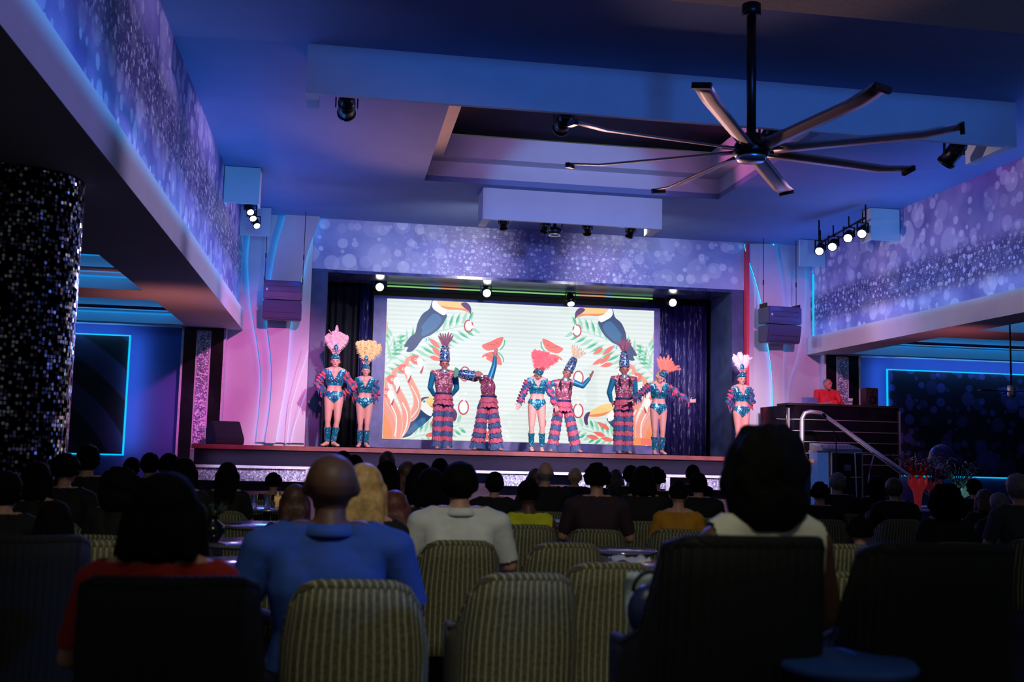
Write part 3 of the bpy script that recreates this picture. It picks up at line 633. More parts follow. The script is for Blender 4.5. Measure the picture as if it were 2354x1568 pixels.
# flamingos
def flam(path, w0, head):
    P = [Zm(*p) for p in path]
    stroke(P, lambda t: w0*(.42+.75*t)*1.12, 'sal'); stroke(P, lambda t: w0*(.42+.75*t)*.9, 'pnk')
    h = Vector(Zm(*head)); ell(tuple(h), .115, .1, -.6, 'mel'); ell((h.x+.0, h.y), .03, .03, 0, 'wht'); ell((h.x, h.y), .015, .015, 0, 'red')
    shape([(h.x+a, h.y+b) for a, b in ((.06, .06), (.15, .0), (.17, -.12), (.14, -.27), (.1, -.26), (.09, -.15), (.03, -.06))], 'wht')
    shape([(h.x+a, h.y+b) for a, b in ((.17, -.12), (.165, -.22), (.13, -.3), (.1, -.27), (.13, -.2))], 'dot')
flam([(810,690),(770,720),(765,790),(800,880),(838,970),(840,1050),(800,1120),(700,1150)], .085, (832,712))
flam([(725,770),(680,800),(680,870),(710,950),(752,1040),(765,1130),(730,1220),(650,1290)], .095, (742,778))
flam([(640,845),(610,870),(615,930),(650,1010),(690,1100),(700,1190),(670,1300)], .1, (662,856))
flam([(610,940),(590,980),(600,1040),(640,1120),(655,1200),(640,1300)], .11, (618,950))
for P, w_ in (([(655,1040),(690,1120),(690,1200),(680,1265)], .012), ([(735,1020),(770,1100),(765,1190),(735,1265)], .012), ([(800,900),(845,990),(850,1060),(800,1130)], .009)): stroke([Zm(*p) for p in P], w_, 'wht')
shape([Zm(*p) for p in ((590,1100),(640,1160),(660,1280),(580,1290))], 'orn')
# watermelon slices
for pts, rind in ((((1308,610),(1370,582),(1420,558),(1462,552),(1448,598),(1425,628),(1390,642),(1340,645)), ((1440,640),(1465,612),(1472,570))), (((1308,690),(1350,662),(1400,658),(1430,680),(1446,715),(1450,752),(1400,740),(1350,715)), ((1425,660),(1455,690),(1465,730)))):
    shape([Zm(*p) for p in pts], 'mel'); stroke([Zm(*p) for p in rind], .012, 'grn')
for i in range(16):
    ell(Zm(1345+(i % 8)*11+(i//8)*0, (608 if i < 8 else 682)+((i*37) % 17)-8-(i % 8)*(1.5 if i < 8 else -1.8)), .008, .015, .3, 'dot')
shape([Zm(*p) for p in ((1410,1135),(1440,1132),(1436,1165),(1425,1195),(1408,1180))], 'mel')
shape([Zm(*p) for p in ((1328,1240),(1345,1225),(1358,1285),(1330,1288))], 'mel')
# mangosteens: white oval with red rim
for u, v, r in ((1175, 1055, 1), (1185, 815, 1), (1212, 470, .85)):
    c = Zm(u, v); P = [(c[0]+.105*r*math.sin(t)*(1 if abs(math.sin(t)) > .3 else 1), c[1]+.15*r*math.cos(t)) for t in [2*PI*i/24 for i in range(24)]]
    stroke(P+[P[0]], .014, 'red'); ell(c, .085*r, .12*r, 0, 'wht')
# little stars
for u, v in ((1125,980),(1190,958),(1180,1000),(1225,440),(1240,480),(1490,1265),(1330,700),(1250,520)):
    c = Zm(u, v); P = [(c[0]+(.05 if i % 2 == 0 else .022)*math.sin(PI*i/5), c[1]+(.05 if i % 2 == 0 else .022)*math.cos(PI*i/5)) for i in range(10)]; shape(P, 'wht', False)
# corner logo panel
shape([S(*p) for p in ((1452,1006),(1498,1008),(1498,1026),(1452,1024))], 'orn', False, False); shape([S(*p) for p in ((1472,1008),(1497,1009),(1497,1023),(1472,1022))], 'mel', False, False)
obj('picture', art, [em(c, CR[c], .95) for c in COLS], scr, recalc=False)
def textobj(txt, px, py, h, m, parent, bold=0.0, y=-.04):
    cu = bpy.data.curves.new('t', 'FONT'); cu.body = txt; cu.size = h*1.38; cu.offset = bold; cu.align_x = 'LEFT'
    o = bpy.data.objects.new('t', cu); C.objects.link(o); bpy.context.view_layer.update(); me = bpy.data.meshes.new_from_object(o.evaluated_get(bpy.context.evaluated_depsgraph_get())); bpy.data.objects.remove(o)
    me.materials.clear(); me.materials.append(m); t = bpy.data.objects.new('lettering', me); C.objects.link(t); t.parent = parent
    q = S(px, py); t.location = (q[0], y, q[1]); t.rotation_euler = (PI/2, 0, 0); return t
textobj('UAL', 1453, 1020, .095, em('txt', CR['txt'], .9), scr, .004); textobj('DJ', 1474, 1021, .1, em('wht', CR['wht'], 1), scr, .008)
# coloured light line above the screen
bm = NB(); SEG = [(890, 985, 0), (985, 1012, 2), (1012, 1055, 1), (1055, 1085, 0), (1085, 1330, 0), (1330, 1392, 1), (1392, 1410, 2), (1410, 1500, 0)]
for a_, b_, mi in SEG:
    q0, q1 = atY(a_, 655+(a_-890)*.0525, 22.7), atY(b_, 655+(b_-890)*.0525, 22.7); add_box(bm, (q0.x, 22.68, 4.79), (q1.x, 22.7, 4.82), mi)
tag(obj('light_strip', bm, [mat('strip_green', (20, 40, 20), .5, emit=(150, 220, 120), strength=.75, var=0), mat('strip_orange', (40, 25, 15), .5, emit=(240, 170, 110), strength=.75, var=0), mat('strip_aqua', (20, 30, 40), .5, emit=(150, 210, 215), strength=.75, var=0)]), 'thin green and orange light line just above the screen', 'light strip')
# curtains
def curtain(x0, x1, y, z0, z1, m, lab, amp=.05, per=.16, grp=None):
    bm = NB(); n = int((x1-x0)/.012); rows = []
    for z in (z0, z0+.4*(z1-z0), z1):
        rows.append([bm.verts.new((x0+(x1-x0)*i/n, y+amp*math.sin(2*PI*(x0+(x1-x0)*i/n)/per+1.3*math.sin(i*.11+z*.1))+amp*.4*math.sin(i*.37), z)) for i in range(n+1)])
    for a, b in zip(rows, rows[1:]):
        for i in range(n): f = bm.faces.new((a[i], a[i+1], b[i+1], b[i])); f.smooth = True
    o = obj('stage_curtain', bm, m); so = o.modifiers.new('s', 'SOLIDIFY'); so.thickness = .006
    return tag(o, lab, 'curtain')
def tinsel(name, c1_, c2_):
    m = bpy.data.materials.new(name); m.use_nodes = True; nt = m.node_tree; b = nt.nodes['Principled BSDF']
    tc = nd(nt, 'ShaderNodeTexCoord'); mp = nd(nt, 'ShaderNodeMapping'); mp.inputs['Scale'].default_value = (38, 1, 4.5); nt.links.new(tc.outputs['Object'], mp.inputs[0])
    n = nd(nt, 'ShaderNodeTexNoise'); n.inputs['Scale'].default_value = 1.0; n.inputs['Detail'].default_value = 5; n.inputs['Roughness'].default_value = .75; nt.links.new(mp.outputs[0], n.inputs[0])
    mp2 = nd(nt, 'ShaderNodeMapping'); mp2.inputs['Scale'].default_value = (16, 1, .15); nt.links.new(tc.outputs['Object'], mp2.inputs[0])
    n2 = nd(nt, 'ShaderNodeTexNoise'); n2.inputs['Scale'].default_value = 1; n2.inputs['Detail'].default_value = 2; nt.links.new(mp2.outputs[0], n2.inputs[0])
    f = math_(nt, 'MULTIPLY_ADD', n.outputs['Fac'], 8, -4.35, clamp=True); g = math_(nt, 'MULTIPLY_ADD', n2.outputs['Fac'], 6, -2.7, clamp=True)
    c = mixc(nt, math_(nt, 'MULTIPLY', f, g), lin(c1_), lin(c2_)); nt.links.new(c, b.inputs['Base Color']); b.inputs['Metallic'].default_value = .15; b.inputs['Roughness'].default_value = .35
    bp = nd(nt, 'ShaderNodeBump'); bp.inputs['Strength'].default_value = 1; bp.inputs['Distance'].default_value = .02; nt.links.new(n.outputs['Fac'], bp.inputs['Height']); nt.links.new(bp.outputs[0], b.inputs['Normal'])
    return m
VELV = mat('black_velvet', (22, 20, 34), .85, var=.3, scale=5)
curtain(-.9, .52, 23.3, 1.345, 5.15, VELV, 'black velvet curtain at the left of the stage behind two dancers')
TIN = tinsel('tinsel_silver', (34, 32, 92), (235, 235, 255))
curtain(.4, .66, 23.12, 1.345, 5.0, TIN, 'narrow silver tinsel curtain beside the left edge of the screen', .03, .1)
curtain(6.72, 8.25, 23.2, 1.345, 4.75, TIN, 'wide dark blue tinsel curtain right of the screen', .06, .19)
curtain(8.0, 9.3, 23.35, 1.345, 5.15, VELV, 'dark curtain at the far right of the stage opening')
lamp('tinsel_wash', 'SPOT', (7.4, 22.0, 4.75), 60, (.5, .5, 1), (7.4, 23.2, 2.3), .1, 80, .9)  # added unseen backstage spot to brighten the tinsel
lamp('curtain_wash', 'SPOT', (.3, 22.0, 4.75), 14, (.5, .45, 1), (.3, 23.2, 2.6), .1, 80, .9)  # weaker added spot for the left curtains
# ---- hanging loudspeakers
def line_array(x0, x1, zt, zb, y, lab, turn):
    t = thing('hanging_speaker', lab, 'loudspeaker', ((x0+x1)/2, y, zb), turn); w_ = (x1-x0)/2; h = zt-zb
    for i, (a, b) in enumerate(((.0, .5), (.51, 1.0))):
        bm = NB(); za, zb_ = h*a, h*b; f0 = -.18 if i else -.1; f1 = -.18
        for (xx) in (1,):
            v = [bm.verts.new(p) for p in ((-w_, f0, za), (w_, f0, za), (w_, .28, za+.02), (-w_, .28, za+.02), (-w_, f1-.0, zb_-.01), (w_, f1, zb_-.01), (w_, .28, zb_-.01), (-w_, .28, zb_-.01))]
            for f in ((3,2,1,0),(4,5,6,7),(0,1,5,4),(1,2,6,5),(2,3,7,6),(3,0,4,7)): bm.faces.new([v[k] for k in f])
        bmesh.ops.bevel(bm, geom=bm.edges[:], offset=.02, segments=2, affect='EDGES')
        cb = obj('speaker_cabinet', bm, mat('speaker_navy', (58, 62, 100), .4, var=.1, scale=30), t)
        bm = NB(); s = (w_*.8)
        for q in range(3): add_box(bm, (-s, f0*.5+f1*.5-.012, za+.05+q*.1), (s, f0*.5+f1*.5-.004, za+.055+q*.1))
        obj('grille_slats', bm, PLAST, cb)
    
    for s in (-1, 1): bm = NB(); add_box(bm, (s*w_-.008, -.1, h-.02), (s*w_+.008, .2, h+.06)); obj('rigging_bracket', bm, METALB, t)
    for s in (-1, 1):
        bm = NB(); add_cyl(bm, (s*w_, .05, h+.05), (s*w_, .05, ZC-zb-.01), .007, n=6); add_cyl(bm, (s*w_, .05, h+.45), (s*w_, .05, h+.55), .014, n=6); obj('hanging_cable', bm, METALB, t)
    bm = NB(); add_box(bm, (-w_+.05, -.2, h*.72), (-w_+.08, -.185, h*.78)); obj('badge', bm, WHITEM, t)
a, b = atY(607, 642, 20.7), atY(691, 737, 20.7); line_array(a.x, b.x, a.z, b.z, 20.85, 'black two-box loudspeaker hanging left of the stage by cables', 0)
a, b = atY(1762, 702, 20.7), atY(1843, 790, 20.7); line_array(a.x, b.x, a.z, b.z, 20.85, 'black two-box loudspeaker hanging right of the stage, turned slightly', .12)
# floor monitor on the stage at left
p0, p1 = atY(481, 1018, 20.6), atY(577, 969, 20.6); t = thing('stage_monitor', 'black wedge monitor speaker lying at the left end of the stage', 'loudspeaker', ((p0.x+p1.x)/2, 20.6, 1.35)); w_ = (p1.x-p0.x)/2; h = p1.z-1.35
bm = NB()
prof = [(-.25, 0), (.28, 0), (.3, .3), (.02, h), (-.25, .12)]
A = [bm.verts.new((-w_, y, z)) for y, z in prof]; B = [bm.verts.new((w_*.55, y+.04, z)) for y, z in prof]
bm.faces.new(A); bm.faces.new(list(reversed(B)))
for i in range(5): bm.faces.new((A[i], B[i], B[(i+1) % 5], A[(i+1) % 5]))
bmesh.ops.bevel(bm, geom=bm.edges[:], offset=.015, segments=2, affect='EDGES'); obj('speaker_cabinet', bm, PLAST, t).rotation_euler = (0, 0, .45)
bm = NB(); add_box(bm, (w_*.55, -.02, .16), (w_*.55+.008, .16, .26)); obj('side_handle', bm, BLACK, t).rotation_euler = (0, 0, .45)
# ---- ceiling fan
fan = thing('ceiling_fan', 'huge black eight-bladed ceiling fan hanging from a long rod', 'fan', (3.72, 9.25, 4.2))
bm = NB(); add_cyl(bm, (0, 0, .12), (0, 0, 1.42), .045, n=14); add_cyl(bm, (0, 0, 1.3), (0, 0, 1.419), .09, n=14); obj('down_rod', bm, METALB, fan)
bm = NB(); add_lathe(bm, [(0, .16), (.08, .16), (.1, .1), (.15, .07), (.17, .03), (.17, -.03), (.14, -.06), (0, -.06)], n=28); obj('motor_hub', bm, METALB, fan)
bm = NB(); add_lathe(bm, [(.13, -.05), (.145, -.07), (.12, -.1), (0, -.105)], n=28); obj('bottom_cap', bm, mat('fan_silver', (170, 160, 170), .35, .8), fan)
FANM = mat('fan_blade', (176, 140, 140), .45, .3, var=.05)
for k in range(8):
    a = math.radians(-124+45*k); bm = NB(); R = Matrix.Rotation(a, 3, 'Z'); n = 10; rows = []
    for i in range(n+1):
        r = .2+1.62*i/n; wd = .085 if i < n else .08; tw = -math.radians(16-6*i/n); up = .0 if i < n-1 else .02*(i-n+2)
        sec = [(-wd, 0), (-wd*.4, .016), (wd*.4, .014), (wd, 0), (wd*.4, -.006), (-wd*.4, -.006)]
        rows.append([bm.verts.new(R @ Vector((r, u*math.cos(tw)-v*math.sin(tw), u*math.sin(tw)+v*math.cos(tw)+up))) for u, v in sec])
    for p, q in zip(rows, rows[1:]):
        for i in range(6): f = bm.faces.new((p[i], p[(i+1) % 6], q[(i+1) % 6], q[i])); f.smooth = True
    bm.faces.new(rows[0]); bm.faces.new(list(reversed(rows[-1]))); bl = obj('fan_blade', bm, FANM, fan)
    bm = NB(); add_box(bm, (1.8, -.078, .0), (1.84, .078, .05), M=Matrix.Rotation(a, 4, 'Z') @ Matrix.Rotation(math.radians(-8), 4, 'X')); obj('blade_tip', bm, METALB, bl)
    bm = NB(); add_box(bm, (.14, -.03, -.01), (.3, .03, .01), M=Matrix.Rotation(a, 4, 'Z')); obj('blade_bracket', bm, METALB, bl)
# small fan over the right aisle
p = atY(2325, 900, 16); t = thing('ceiling_fan', 'small silver-hubbed fan hanging over the right aisle', 'fan', p)
bm = NB(); add_lathe(bm, [(0, .1), (.06, .1), (.07, .04), (.055, 0), (.07, -.03), (.06, -.09), (0, -.1)], n=18); obj('motor_hub', bm, CHROME, t)
bm = NB(); add_cyl(bm, (0, 0, .1), (0, 0, 3.96-p.z-.0), .014, n=8); obj('down_rod', bm, METALB, t)
for k in range(3):
    bm = NB(); add_box(bm, (.05, -.05, -.006), (.62, .05, .006), M=Matrix.Rotation(math.radians(185+120*k), 4, 'Z')); obj('fan_blade', bm, METALB, t)
# sequinned round column at the left
ct = thing('sequin_column', 'thick round column wrapped in silver and black sequins under the left beam', 'column', (-2.76, 9.6, 0)); ct['kind'] = 'structure'
def sq_mat():
    m = bpy.data.materials.new('sequin_net'); m.use_nodes = True; nt = m.node_tree; b = nt.nodes['Principled BSDF']
    uv = nd(nt, 'ShaderNodeUVMap'); mp = nd(nt, 'ShaderNodeMapping'); mp.inputs['Scale'].default_value = (34, 30, 1); nt.links.new(uv.outputs[0], mp.inputs[0])
    vo = nd(nt, 'ShaderNodeTexVoronoi', voronoi_dimensions='2D'); vo.inputs['Scale'].default_value = 1; vo.inputs['Randomness'].default_value = .35; nt.links.new(mp.outputs[0], vo.inputs['Vector'])
    s = nd(nt, 'ShaderNodeSeparateColor'); nt.links.new(vo.outputs['Color'], s.inputs[0])
    b.inputs['Metallic'].default_value = 1; b.inputs['Roughness'].default_value = .22
    dsk = math_(nt, 'LESS_THAN', vo.outputs['Distance'], .44)
    c = mixc(nt, math_(nt, 'MULTIPLY', dsk, math_(nt, 'GREATER_THAN', s.outputs[0], .55)), lin((10, 10, 13)), lin((200, 200, 210))); nt.links.new(c, b.inputs['Base Color'])
    # each sequin tilts its own way
    nr = nd(nt, 'ShaderNodeVectorMath', operation='MULTIPLY_ADD'); nt.links.new(vo.outputs['Color'], nr.inputs[0]); nr.inputs[1].default_value = (.9, .9, .9); nr.inputs[2].default_value = (-.45, -.45, -.45)
    ge = nd(nt, 'ShaderNodeNewGeometry'); ad = nd(nt, 'ShaderNodeVectorMath', operation='ADD'); nt.links.new(ge.outputs['Normal'], ad.inputs[0]); nt.links.new(nr.outputs[0], ad.inputs[1])
    no = nd(nt, 'ShaderNodeVectorMath', operation='NORMALIZE'); nt.links.new(ad.outputs[0], no.inputs[0]); nt.links.new(no.outputs[0], b.inputs['Normal']); return m
bm = NB(); l = bm.loops.layers.uv.new('uv'); n = 64; R_ = .5
for i in range(n):
    a0, a1 = 2*PI*i/n, 2*PI*(i+1)/n
    v = [bm.verts.new((R_*math.cos(a), R_*math.sin(a), z)) for a, z in ((a0, 0), (a1, 0), (a1, ZB), (a0, ZB))]
    f = bm.faces.new(v); f.smooth = True
    for lp, (uu, vv) in zip(f.loops, ((a0*R_, 0), (a1*R_, 0), (a1*R_, ZB), (a0*R_, ZB))): lp[l].uv = (uu, vv)
bmesh.ops.remove_doubles(bm, verts=bm.verts, dist=.0005)
obj('sequin_wrap', bm, sq_mat(), ct)
bm = NB(); add_lathe(bm, [(.53, 0), (.53, .12), (.505, .13)], n=40); obj('column_base', bm, METALB, ct)
lamp('column_rim', 'SPOT', (-1.6, 15.5, 3.4), 330, (.45, .4, 1), (-2.4, 9.6, 2), .1, 30, .8)
# ================================================================== PEOPLE
SKIN = mat('skin_stage', (226, 160, 148), .5, var=.05, scale=4)
SKINT = mat('skin_tan', (190, 120, 110), .5, var=.05, scale=4)
HAIRD = mat('hair_dark', (44, 28, 34), .5, var=.3, scale=30, bump=.3)
HAIRB = mat('hair_blonde', (214, 170, 110), .5, var=.3, scale=30, bump=.3)
HAIRG = mat('hair_grey', (120, 112, 110), .55, var=.3, scale=30, bump=.3)
HAIRBR = mat('hair_brown', (84, 52, 40), .5, var=.3, scale=30, bump=.3)
LIPS = mat('lips', (180, 50, 80), .4); EYES = mat('eyes', (24, 18, 22), .3)
TEAL = sequin('teal_sequin', (22, 130, 170), (220, 250, 255), 90, .93, .35, .3, (30, 150, 190))
NAVYS = sequin('navy_sequin', (30, 60, 130), (235, 240, 255), 70, .82, .35, .3, (50, 110, 170))
MESHT = sequin('pink_mesh_top', (176, 78, 112), (255, 240, 250), 70, .93, .1, .4, (196, 92, 124))
SLV = mat('teal_sleeve', (30, 130, 170), .45, .2, var=.1)
RUF_R = mat('ruffle_red', (200, 92, 116), .7, var=.2, scale=25); RUF_B = mat('ruffle_blue', (62, 92, 138), .7, var=.25, scale=25)
NAVY = mat('navy_cloth', (34, 40, 90), .7)
def V(*a): return Vector(a)
def hand(bm, wr, d, palm_n, s=1.0, curl=.25, spread=.12):
    """palm, four fingers of different length and a thumb from the side of the palm"""
    d = d.normalized(); side = d.cross(palm_n).normalized(); pn = side.cross(d).normalized()
    c = wr+d*.05*s
    add_ell(bm, c, (.021*s, .042*s, .052*s), rot=Matrix((pn, side, d)).transposed())
    for i, (off, L) in enumerate(((-.028, .062), (-.009, .074), (.010, .07), (.028, .055))):
        b = wr+d*.088*s+side*off*s; dd = (d+side*spread*(i-1.5)).normalized(); m = b+dd*L*.5*s; e = m+(dd+pn*curl).normalized()*L*.5*s
        add_caps(bm, b-d*.02*s, m, .0095*s, .0085*s, 6, 2); add_caps(bm, m, e, .0085*s, .007*s, 6, 2)
    b = wr+d*.03*s-side*.035*s; m = b+(d*.6-side*.8).normalized()*.035*s; e = m+(d-side*.3+pn*curl).normalized()*.032*s
    add_caps(bm, b+side*.012*s, m, .013*s, .010*s, 6, 2); add_caps(bm, m, e, .010*s, .008*s, 6, 2)
def headshape(bm, hc, up, fwd, s=1.0):
    up = up.normalized(); side = fwd.cross(up).normalized(); fwd = up.cross(side).normalized(); R = Matrix((side, fwd, up)).transposed()
    g = lambda x, y, z: hc+R @ Vector((x, y, z))*s
    add_ell(bm, g(0, -.008, .02), (.08*s, .099*s, .097*s), rot=R); add_ell(bm, g(0, .018, -.045), (.056*s, .07*s, .065*s), rot=R)
    add_ell(bm, g(0, .058, -.082), (.028*s, .024*s, .022*s), rot=R)
    add_caps(bm, g(0, .085, .012), g(0, .1, -.022), .010*s, .014*s, 8, 3)
    add_ell(bm, g(0, .078, -.052), (.026*s, .012*s, .012*s), rot=R)
    for q in (-1, 1):
        add_ell(bm, g(q*.078, -.005, -.005), (.012*s, .02*s, .03*s), rot=R)
        add_ell(bm, g(q*.032, .078, .03), (.022*s, .012*s, .008*s), rot=R)
    return g, R
def build_body(J, woman, s=1.0, hk=1.0, voxel=.009, feet=True, bust=True):
    bm = NB(); k = s
    P, Ch = J['pel'], J['chest']; ax = (Ch-P).normalized(); sh = (J['shR']-J['shL']).normalized()
    fwd = J.get('fwd', V(0, -1, 0))
    hipw = .075 if woman else .065
    hs = (J['hipR']-J['hipL']).normalized()
    add_ell(bm, P, ((.178 if woman else .15)*k, .105*k, .12*k), rot=Matrix((hs, fwd.cross(hs) if False else (ax.cross(hs)).normalized(), ax)).transposed())
    mid = P.lerp(Ch, .5)
    for q in (-1, 1):
        add_caps(bm, P+hs*q*hipw*k, mid+sh*q*.05*k, .095*k, (.078 if woman else .09)*k, 12, 3)
        add_caps(bm, mid+sh*q*.05*k, Ch+sh*q*.065*k, (.078 if woman else .09)*k, (.095 if woman else .105)*k, 12, 3)
    add_ell(bm, Ch+ax*.0, ((.115 if woman else .14)*k, (.088 if woman else .105)*k, .16*k))
    top = J['shL'].lerp(J['shR'], .5)
    for q, sk in ((-1, 'shL'), (1, 'shR')):
        add_caps(bm, Ch+sh*q*.07*k, J[sk].lerp(top, .3), .09*k, .055*k, 12, 3)
    add_caps(bm, J['shL'], J['shR'], (.047 if woman else .056)*k, (.047 if woman else .056)*k, 12, 3)
    add_caps(bm, top-ax*.0, J['neck'], .062*k, .048*k, 12, 3); add_caps(bm, top+ax*.02, J['head']-J['hup']*.03*hk, .05*k, .047*k, 12, 3)
    add_caps(bm, J['shL'].lerp(J['neck'], .55), J['shL'], .05*k, .05*k, 10, 3); add_caps(bm, J['shR'].lerp(J['neck'], .55), J['shR'], .05*k, .05*k, 10, 3)
    if woman and bust:
        for q in (-1, 1): add_ell(bm, Ch+sh*q*.065*k+fwd*.085*k+ax*.02, (.06*k, .055*k, .06*k))
    g, R = headshape(bm, J['head'], J['hup'], J['hfwd'], hk)
    for S_ in 'LR':
        a, e, w_ = J['sh'+S_], J['el'+S_], J['wr'+S_]
        add_caps(bm, a, e, (.046 if woman else .054)*k, (.034 if woman else .041)*k, 12, 3); add_caps(bm, e, w_, (.035 if woman else .042)*k, .024*k, 12, 3)
        hd = J.get('hd'+S_, (w_-e).normalized()); pn = J.get('pn'+S_, V(1 if S_ == 'L' else -1, 0, 0))
        if abs(hd.dot(pn)) > .9: pn = V(0, 1, 0)
        hand(bm, w_, hd, pn, k, J.get('curl', .3))
        h, kn, an = J['hip'+S_], J['kn'+S_], J['an'+S_]
        add_caps(bm, h, kn, (.098 if woman else .086)*k, .057*k, 14, 3); add_caps(bm, kn, an, .052*k, .035*k, 14, 3)
        add_ell(bm, kn.lerp(an, .28)+J.get('calf', V(0, .02, 0)), (.055*k, .055*k, .11*k))
        if feet:
            t = J['toe'+S_]; add_caps(bm, an-V(0, 0, .02)*k, t, .042*k, .03*k, 12, 3); add_ell(bm, an+V(0, .03, -.04)*k, (.035*k, .045*k, .04*k)); add_ell(bm, t, (.045*k, .05*k, .025*k))
    return remesh(bm, voxel, 3), g, R
def mobj(name, me, m, parent=None):
    me.materials.clear(); me.materials.append(m); o = bpy.data.objects.new(name, me); C.objects.link(o); o.parent = parent
    for p in me.polygons: p.use_smooth = True
    return o
def face_parts(root, g, R, s, grin=True):
    bm = NB()
    for q in (-1, 1): add_ell(bm, g(q*.031, .082, .012), (.013*s, .008*s, .007*s), rot=R)
    obj('eyes', bm, EYES, root)
    bm = NB(); add_ell(bm, g(0, .09, -.052), (.024*s, .007*s, .008*s), rot=R); obj('lips', bm, LIPS, root)
def feather(bm, base, d, L, wd, droop, side, n=14, mi=0, rnd=None):
    """one ostrich plume: shaft and ragged vane, thick in the middle"""
    rnd = rnd or random; d = d.normalized(); p = Vector(base); st_ = L/n; pts = []; cur = d.copy()
    for i in range(n+1):
        pts.append((p.copy(), cur.copy())); cur = (cur+droop*(i/n)**1.5*st_*3).normalized(); p += cur*st_
    add_tube(bm, [q[0] for q in pts], [.006*(1-i/n*.7) for i in range(n+1)], 4, mi)
    for i in range(1, n):
        p, t = pts[i]; u = side.cross(t)
        sdir = t.cross(V(0, 1, 0)); sdir = sdir.normalized() if sdir.length > .1 else V(1, 0, 0)
        ww = wd*(math.sin(PI*min(1, (i/n)*.85+.12)))**.7
        for sg in (-1, 1):
            for r in range(3):
                l = ww*rnd.uniform(.75, 1.15); fl = rnd.uniform(-.4, .4)
                tip = p+(sdir*sg*.9+t*.55+V(0, fl, 0)).normalized()*l+V(0, 0, -.25*l)
                a = p+t*(r-.5)*st_*.5; b = a+t*st_*.55
                mid = (a+tip)/2+V(0, -.012, .02)
                vs = [bm.verts.new(q) for q in (a, b, mid+t*st_*.3, tip, mid-t*st_*.2)]
                f = bm.faces.new(vs); f.material_index = mi
def plume(root, name, base, up, cols, L, spread, wd, n, droop=.7, lean=V(0, 0, 0), seed=1):
    rnd = random.Random(seed); bm = NB(); side = V(1, 0, 0)
    if abs(up.x) > .7: side = V(0, 0, 1)
    side = (side-up*side.dot(up)).normalized()
    for i in range(n):
        t = (i/(n-1)*2-1) if n > 1 else 0; a = t*spread
        d = up*math.cos(a)+side*math.sin(a)+V(0, rnd.uniform(-.15, .2), 0)+lean
        feather(bm, base+side*t*.03, d, L*rnd.uniform(.85, 1.05)*(1-.12*abs(t)), wd, side*t*droop*.8+V(0, 0, -.35*droop), side, rnd=rnd)
    return obj(name, bm, cols, root, recalc=False)
ICO = {}
def base_pose(H=1.70, woman=True, lean=0, hipshift=0):
    k = H/1.70; J = {}
    J['pel'] = V(hipshift, 0, .95)*k; J['chest'] = V(lean*.6, 0, 1.24)*k
    J['shL'] = V(-.17+lean, 0, 1.405)*k; J['shR'] = V(.17+lean, 0, 1.405)*k; J['neck'] = V(lean*1.1, .0, 1.47)*k
    J['head'] = V(lean*1.2, -.01, 1.585)*k; J['hup'] = V(0, 0, 1); J['hfwd'] = V(0, -1, 0)
    J['hipL'] = V(-.085+hipshift, 0, .90)*k; J['hipR'] = V(.085+hipshift, 0, .90)*k
    J['knL'] = V(-.085, -.02, .49)*k; J['knR'] = V(.085, -.02, .49)*k; J['anL'] = V(-.08, .02, .09)*k; J['anR'] = V(.08, .02, .09)*k
    J['toeL'] = V(-.10, -.13, .03)*k; J['toeR'] = V(.10, -.13, .03)*k
    J['elL'] = V(-.25+lean, .06, 1.14)*k; J['elR'] = V(.25+lean, .06, 1.14)*k; J['wrL'] = V(-.14+lean*.5, .16, .98)*k; J['wrR'] = V(.14+lean*.5, .16, .98)*k
    J['hdL'] = V(.8, .2, -.3); J['hdR'] = V(-.8, .2, -.3); J['pnL'] = V(0, 1, 0); J['pnR'] = V(0, 1, 0)
    return J, k
def seg_t(p, a, b):
    ab = b-a; t = max(0, min(1, (p-a).dot(ab)/ab.length_squared)); return t, (p-(a+ab*t)).length
def stripes(name, c1_, c2_, axis='Z', per=.1, seed=0):
    if name in MATS: return MATS[name]
    m = bpy.data.materials.new(name); m.use_nodes = True; nt = m.node_tree; b = nt.nodes['Principled BSDF']; b.inputs['Roughness'].default_value = .7
    tc = nd(nt, 'ShaderNodeTexCoord'); n = nd(nt, 'ShaderNodeTexNoise'); n.inputs['Scale'].default_value = 11; nt.links.new(tc.outputs['Object'], n.inputs[0])
    f = math_(nt, 'GREATER_THAN', n.outputs['Fac'], .52); nt.links.new(mixc(nt, f, lin(c1_), lin(c2_)), b.inputs['Base Color']); MATS[name] = m; return m
RUFS = stripes('ruffle_mixed', (52, 88, 138), (206, 76, 104))
def sleeve(root, me, J, S_, m, off=.012, frill=0, to='wr', start=.12):
    a, e, w_ = J['sh'+S_], J['el'+S_], J['wr'+S_]
    def pred(p):
        t1, d1 = seg_t(p, a, e); t2, d2 = seg_t(p, e, w_)
        return (d1 < .075 and t1 > start and t1 < .999) or (to == 'wr' and d2 < .06 and t2 < .93) 
    bm = garment(me, pred, off, (lambda c: frill*(.5+.5*math.sin(c.x*90+c.z*70)) if frill else 0))
    if frill:
        rnd = random.Random(hash(S_) % 7+3)
        for q in range(14):
            t = rnd.uniform(.15, .95); A, B = (a, e) if rnd.random() < .5 else (e, w_); p = A.lerp(B, t)+V(rnd.uniform(-.03, .03), rnd.uniform(-.04, .02), 0)
            add_caps(bm, p, p+V(rnd.uniform(-.04, .04), rnd.uniform(-.03, .03), -rnd.uniform(.08, .17)), .026, .006, 5, 2)
    return obj('sleeve', bm, m, root, recalc=False)
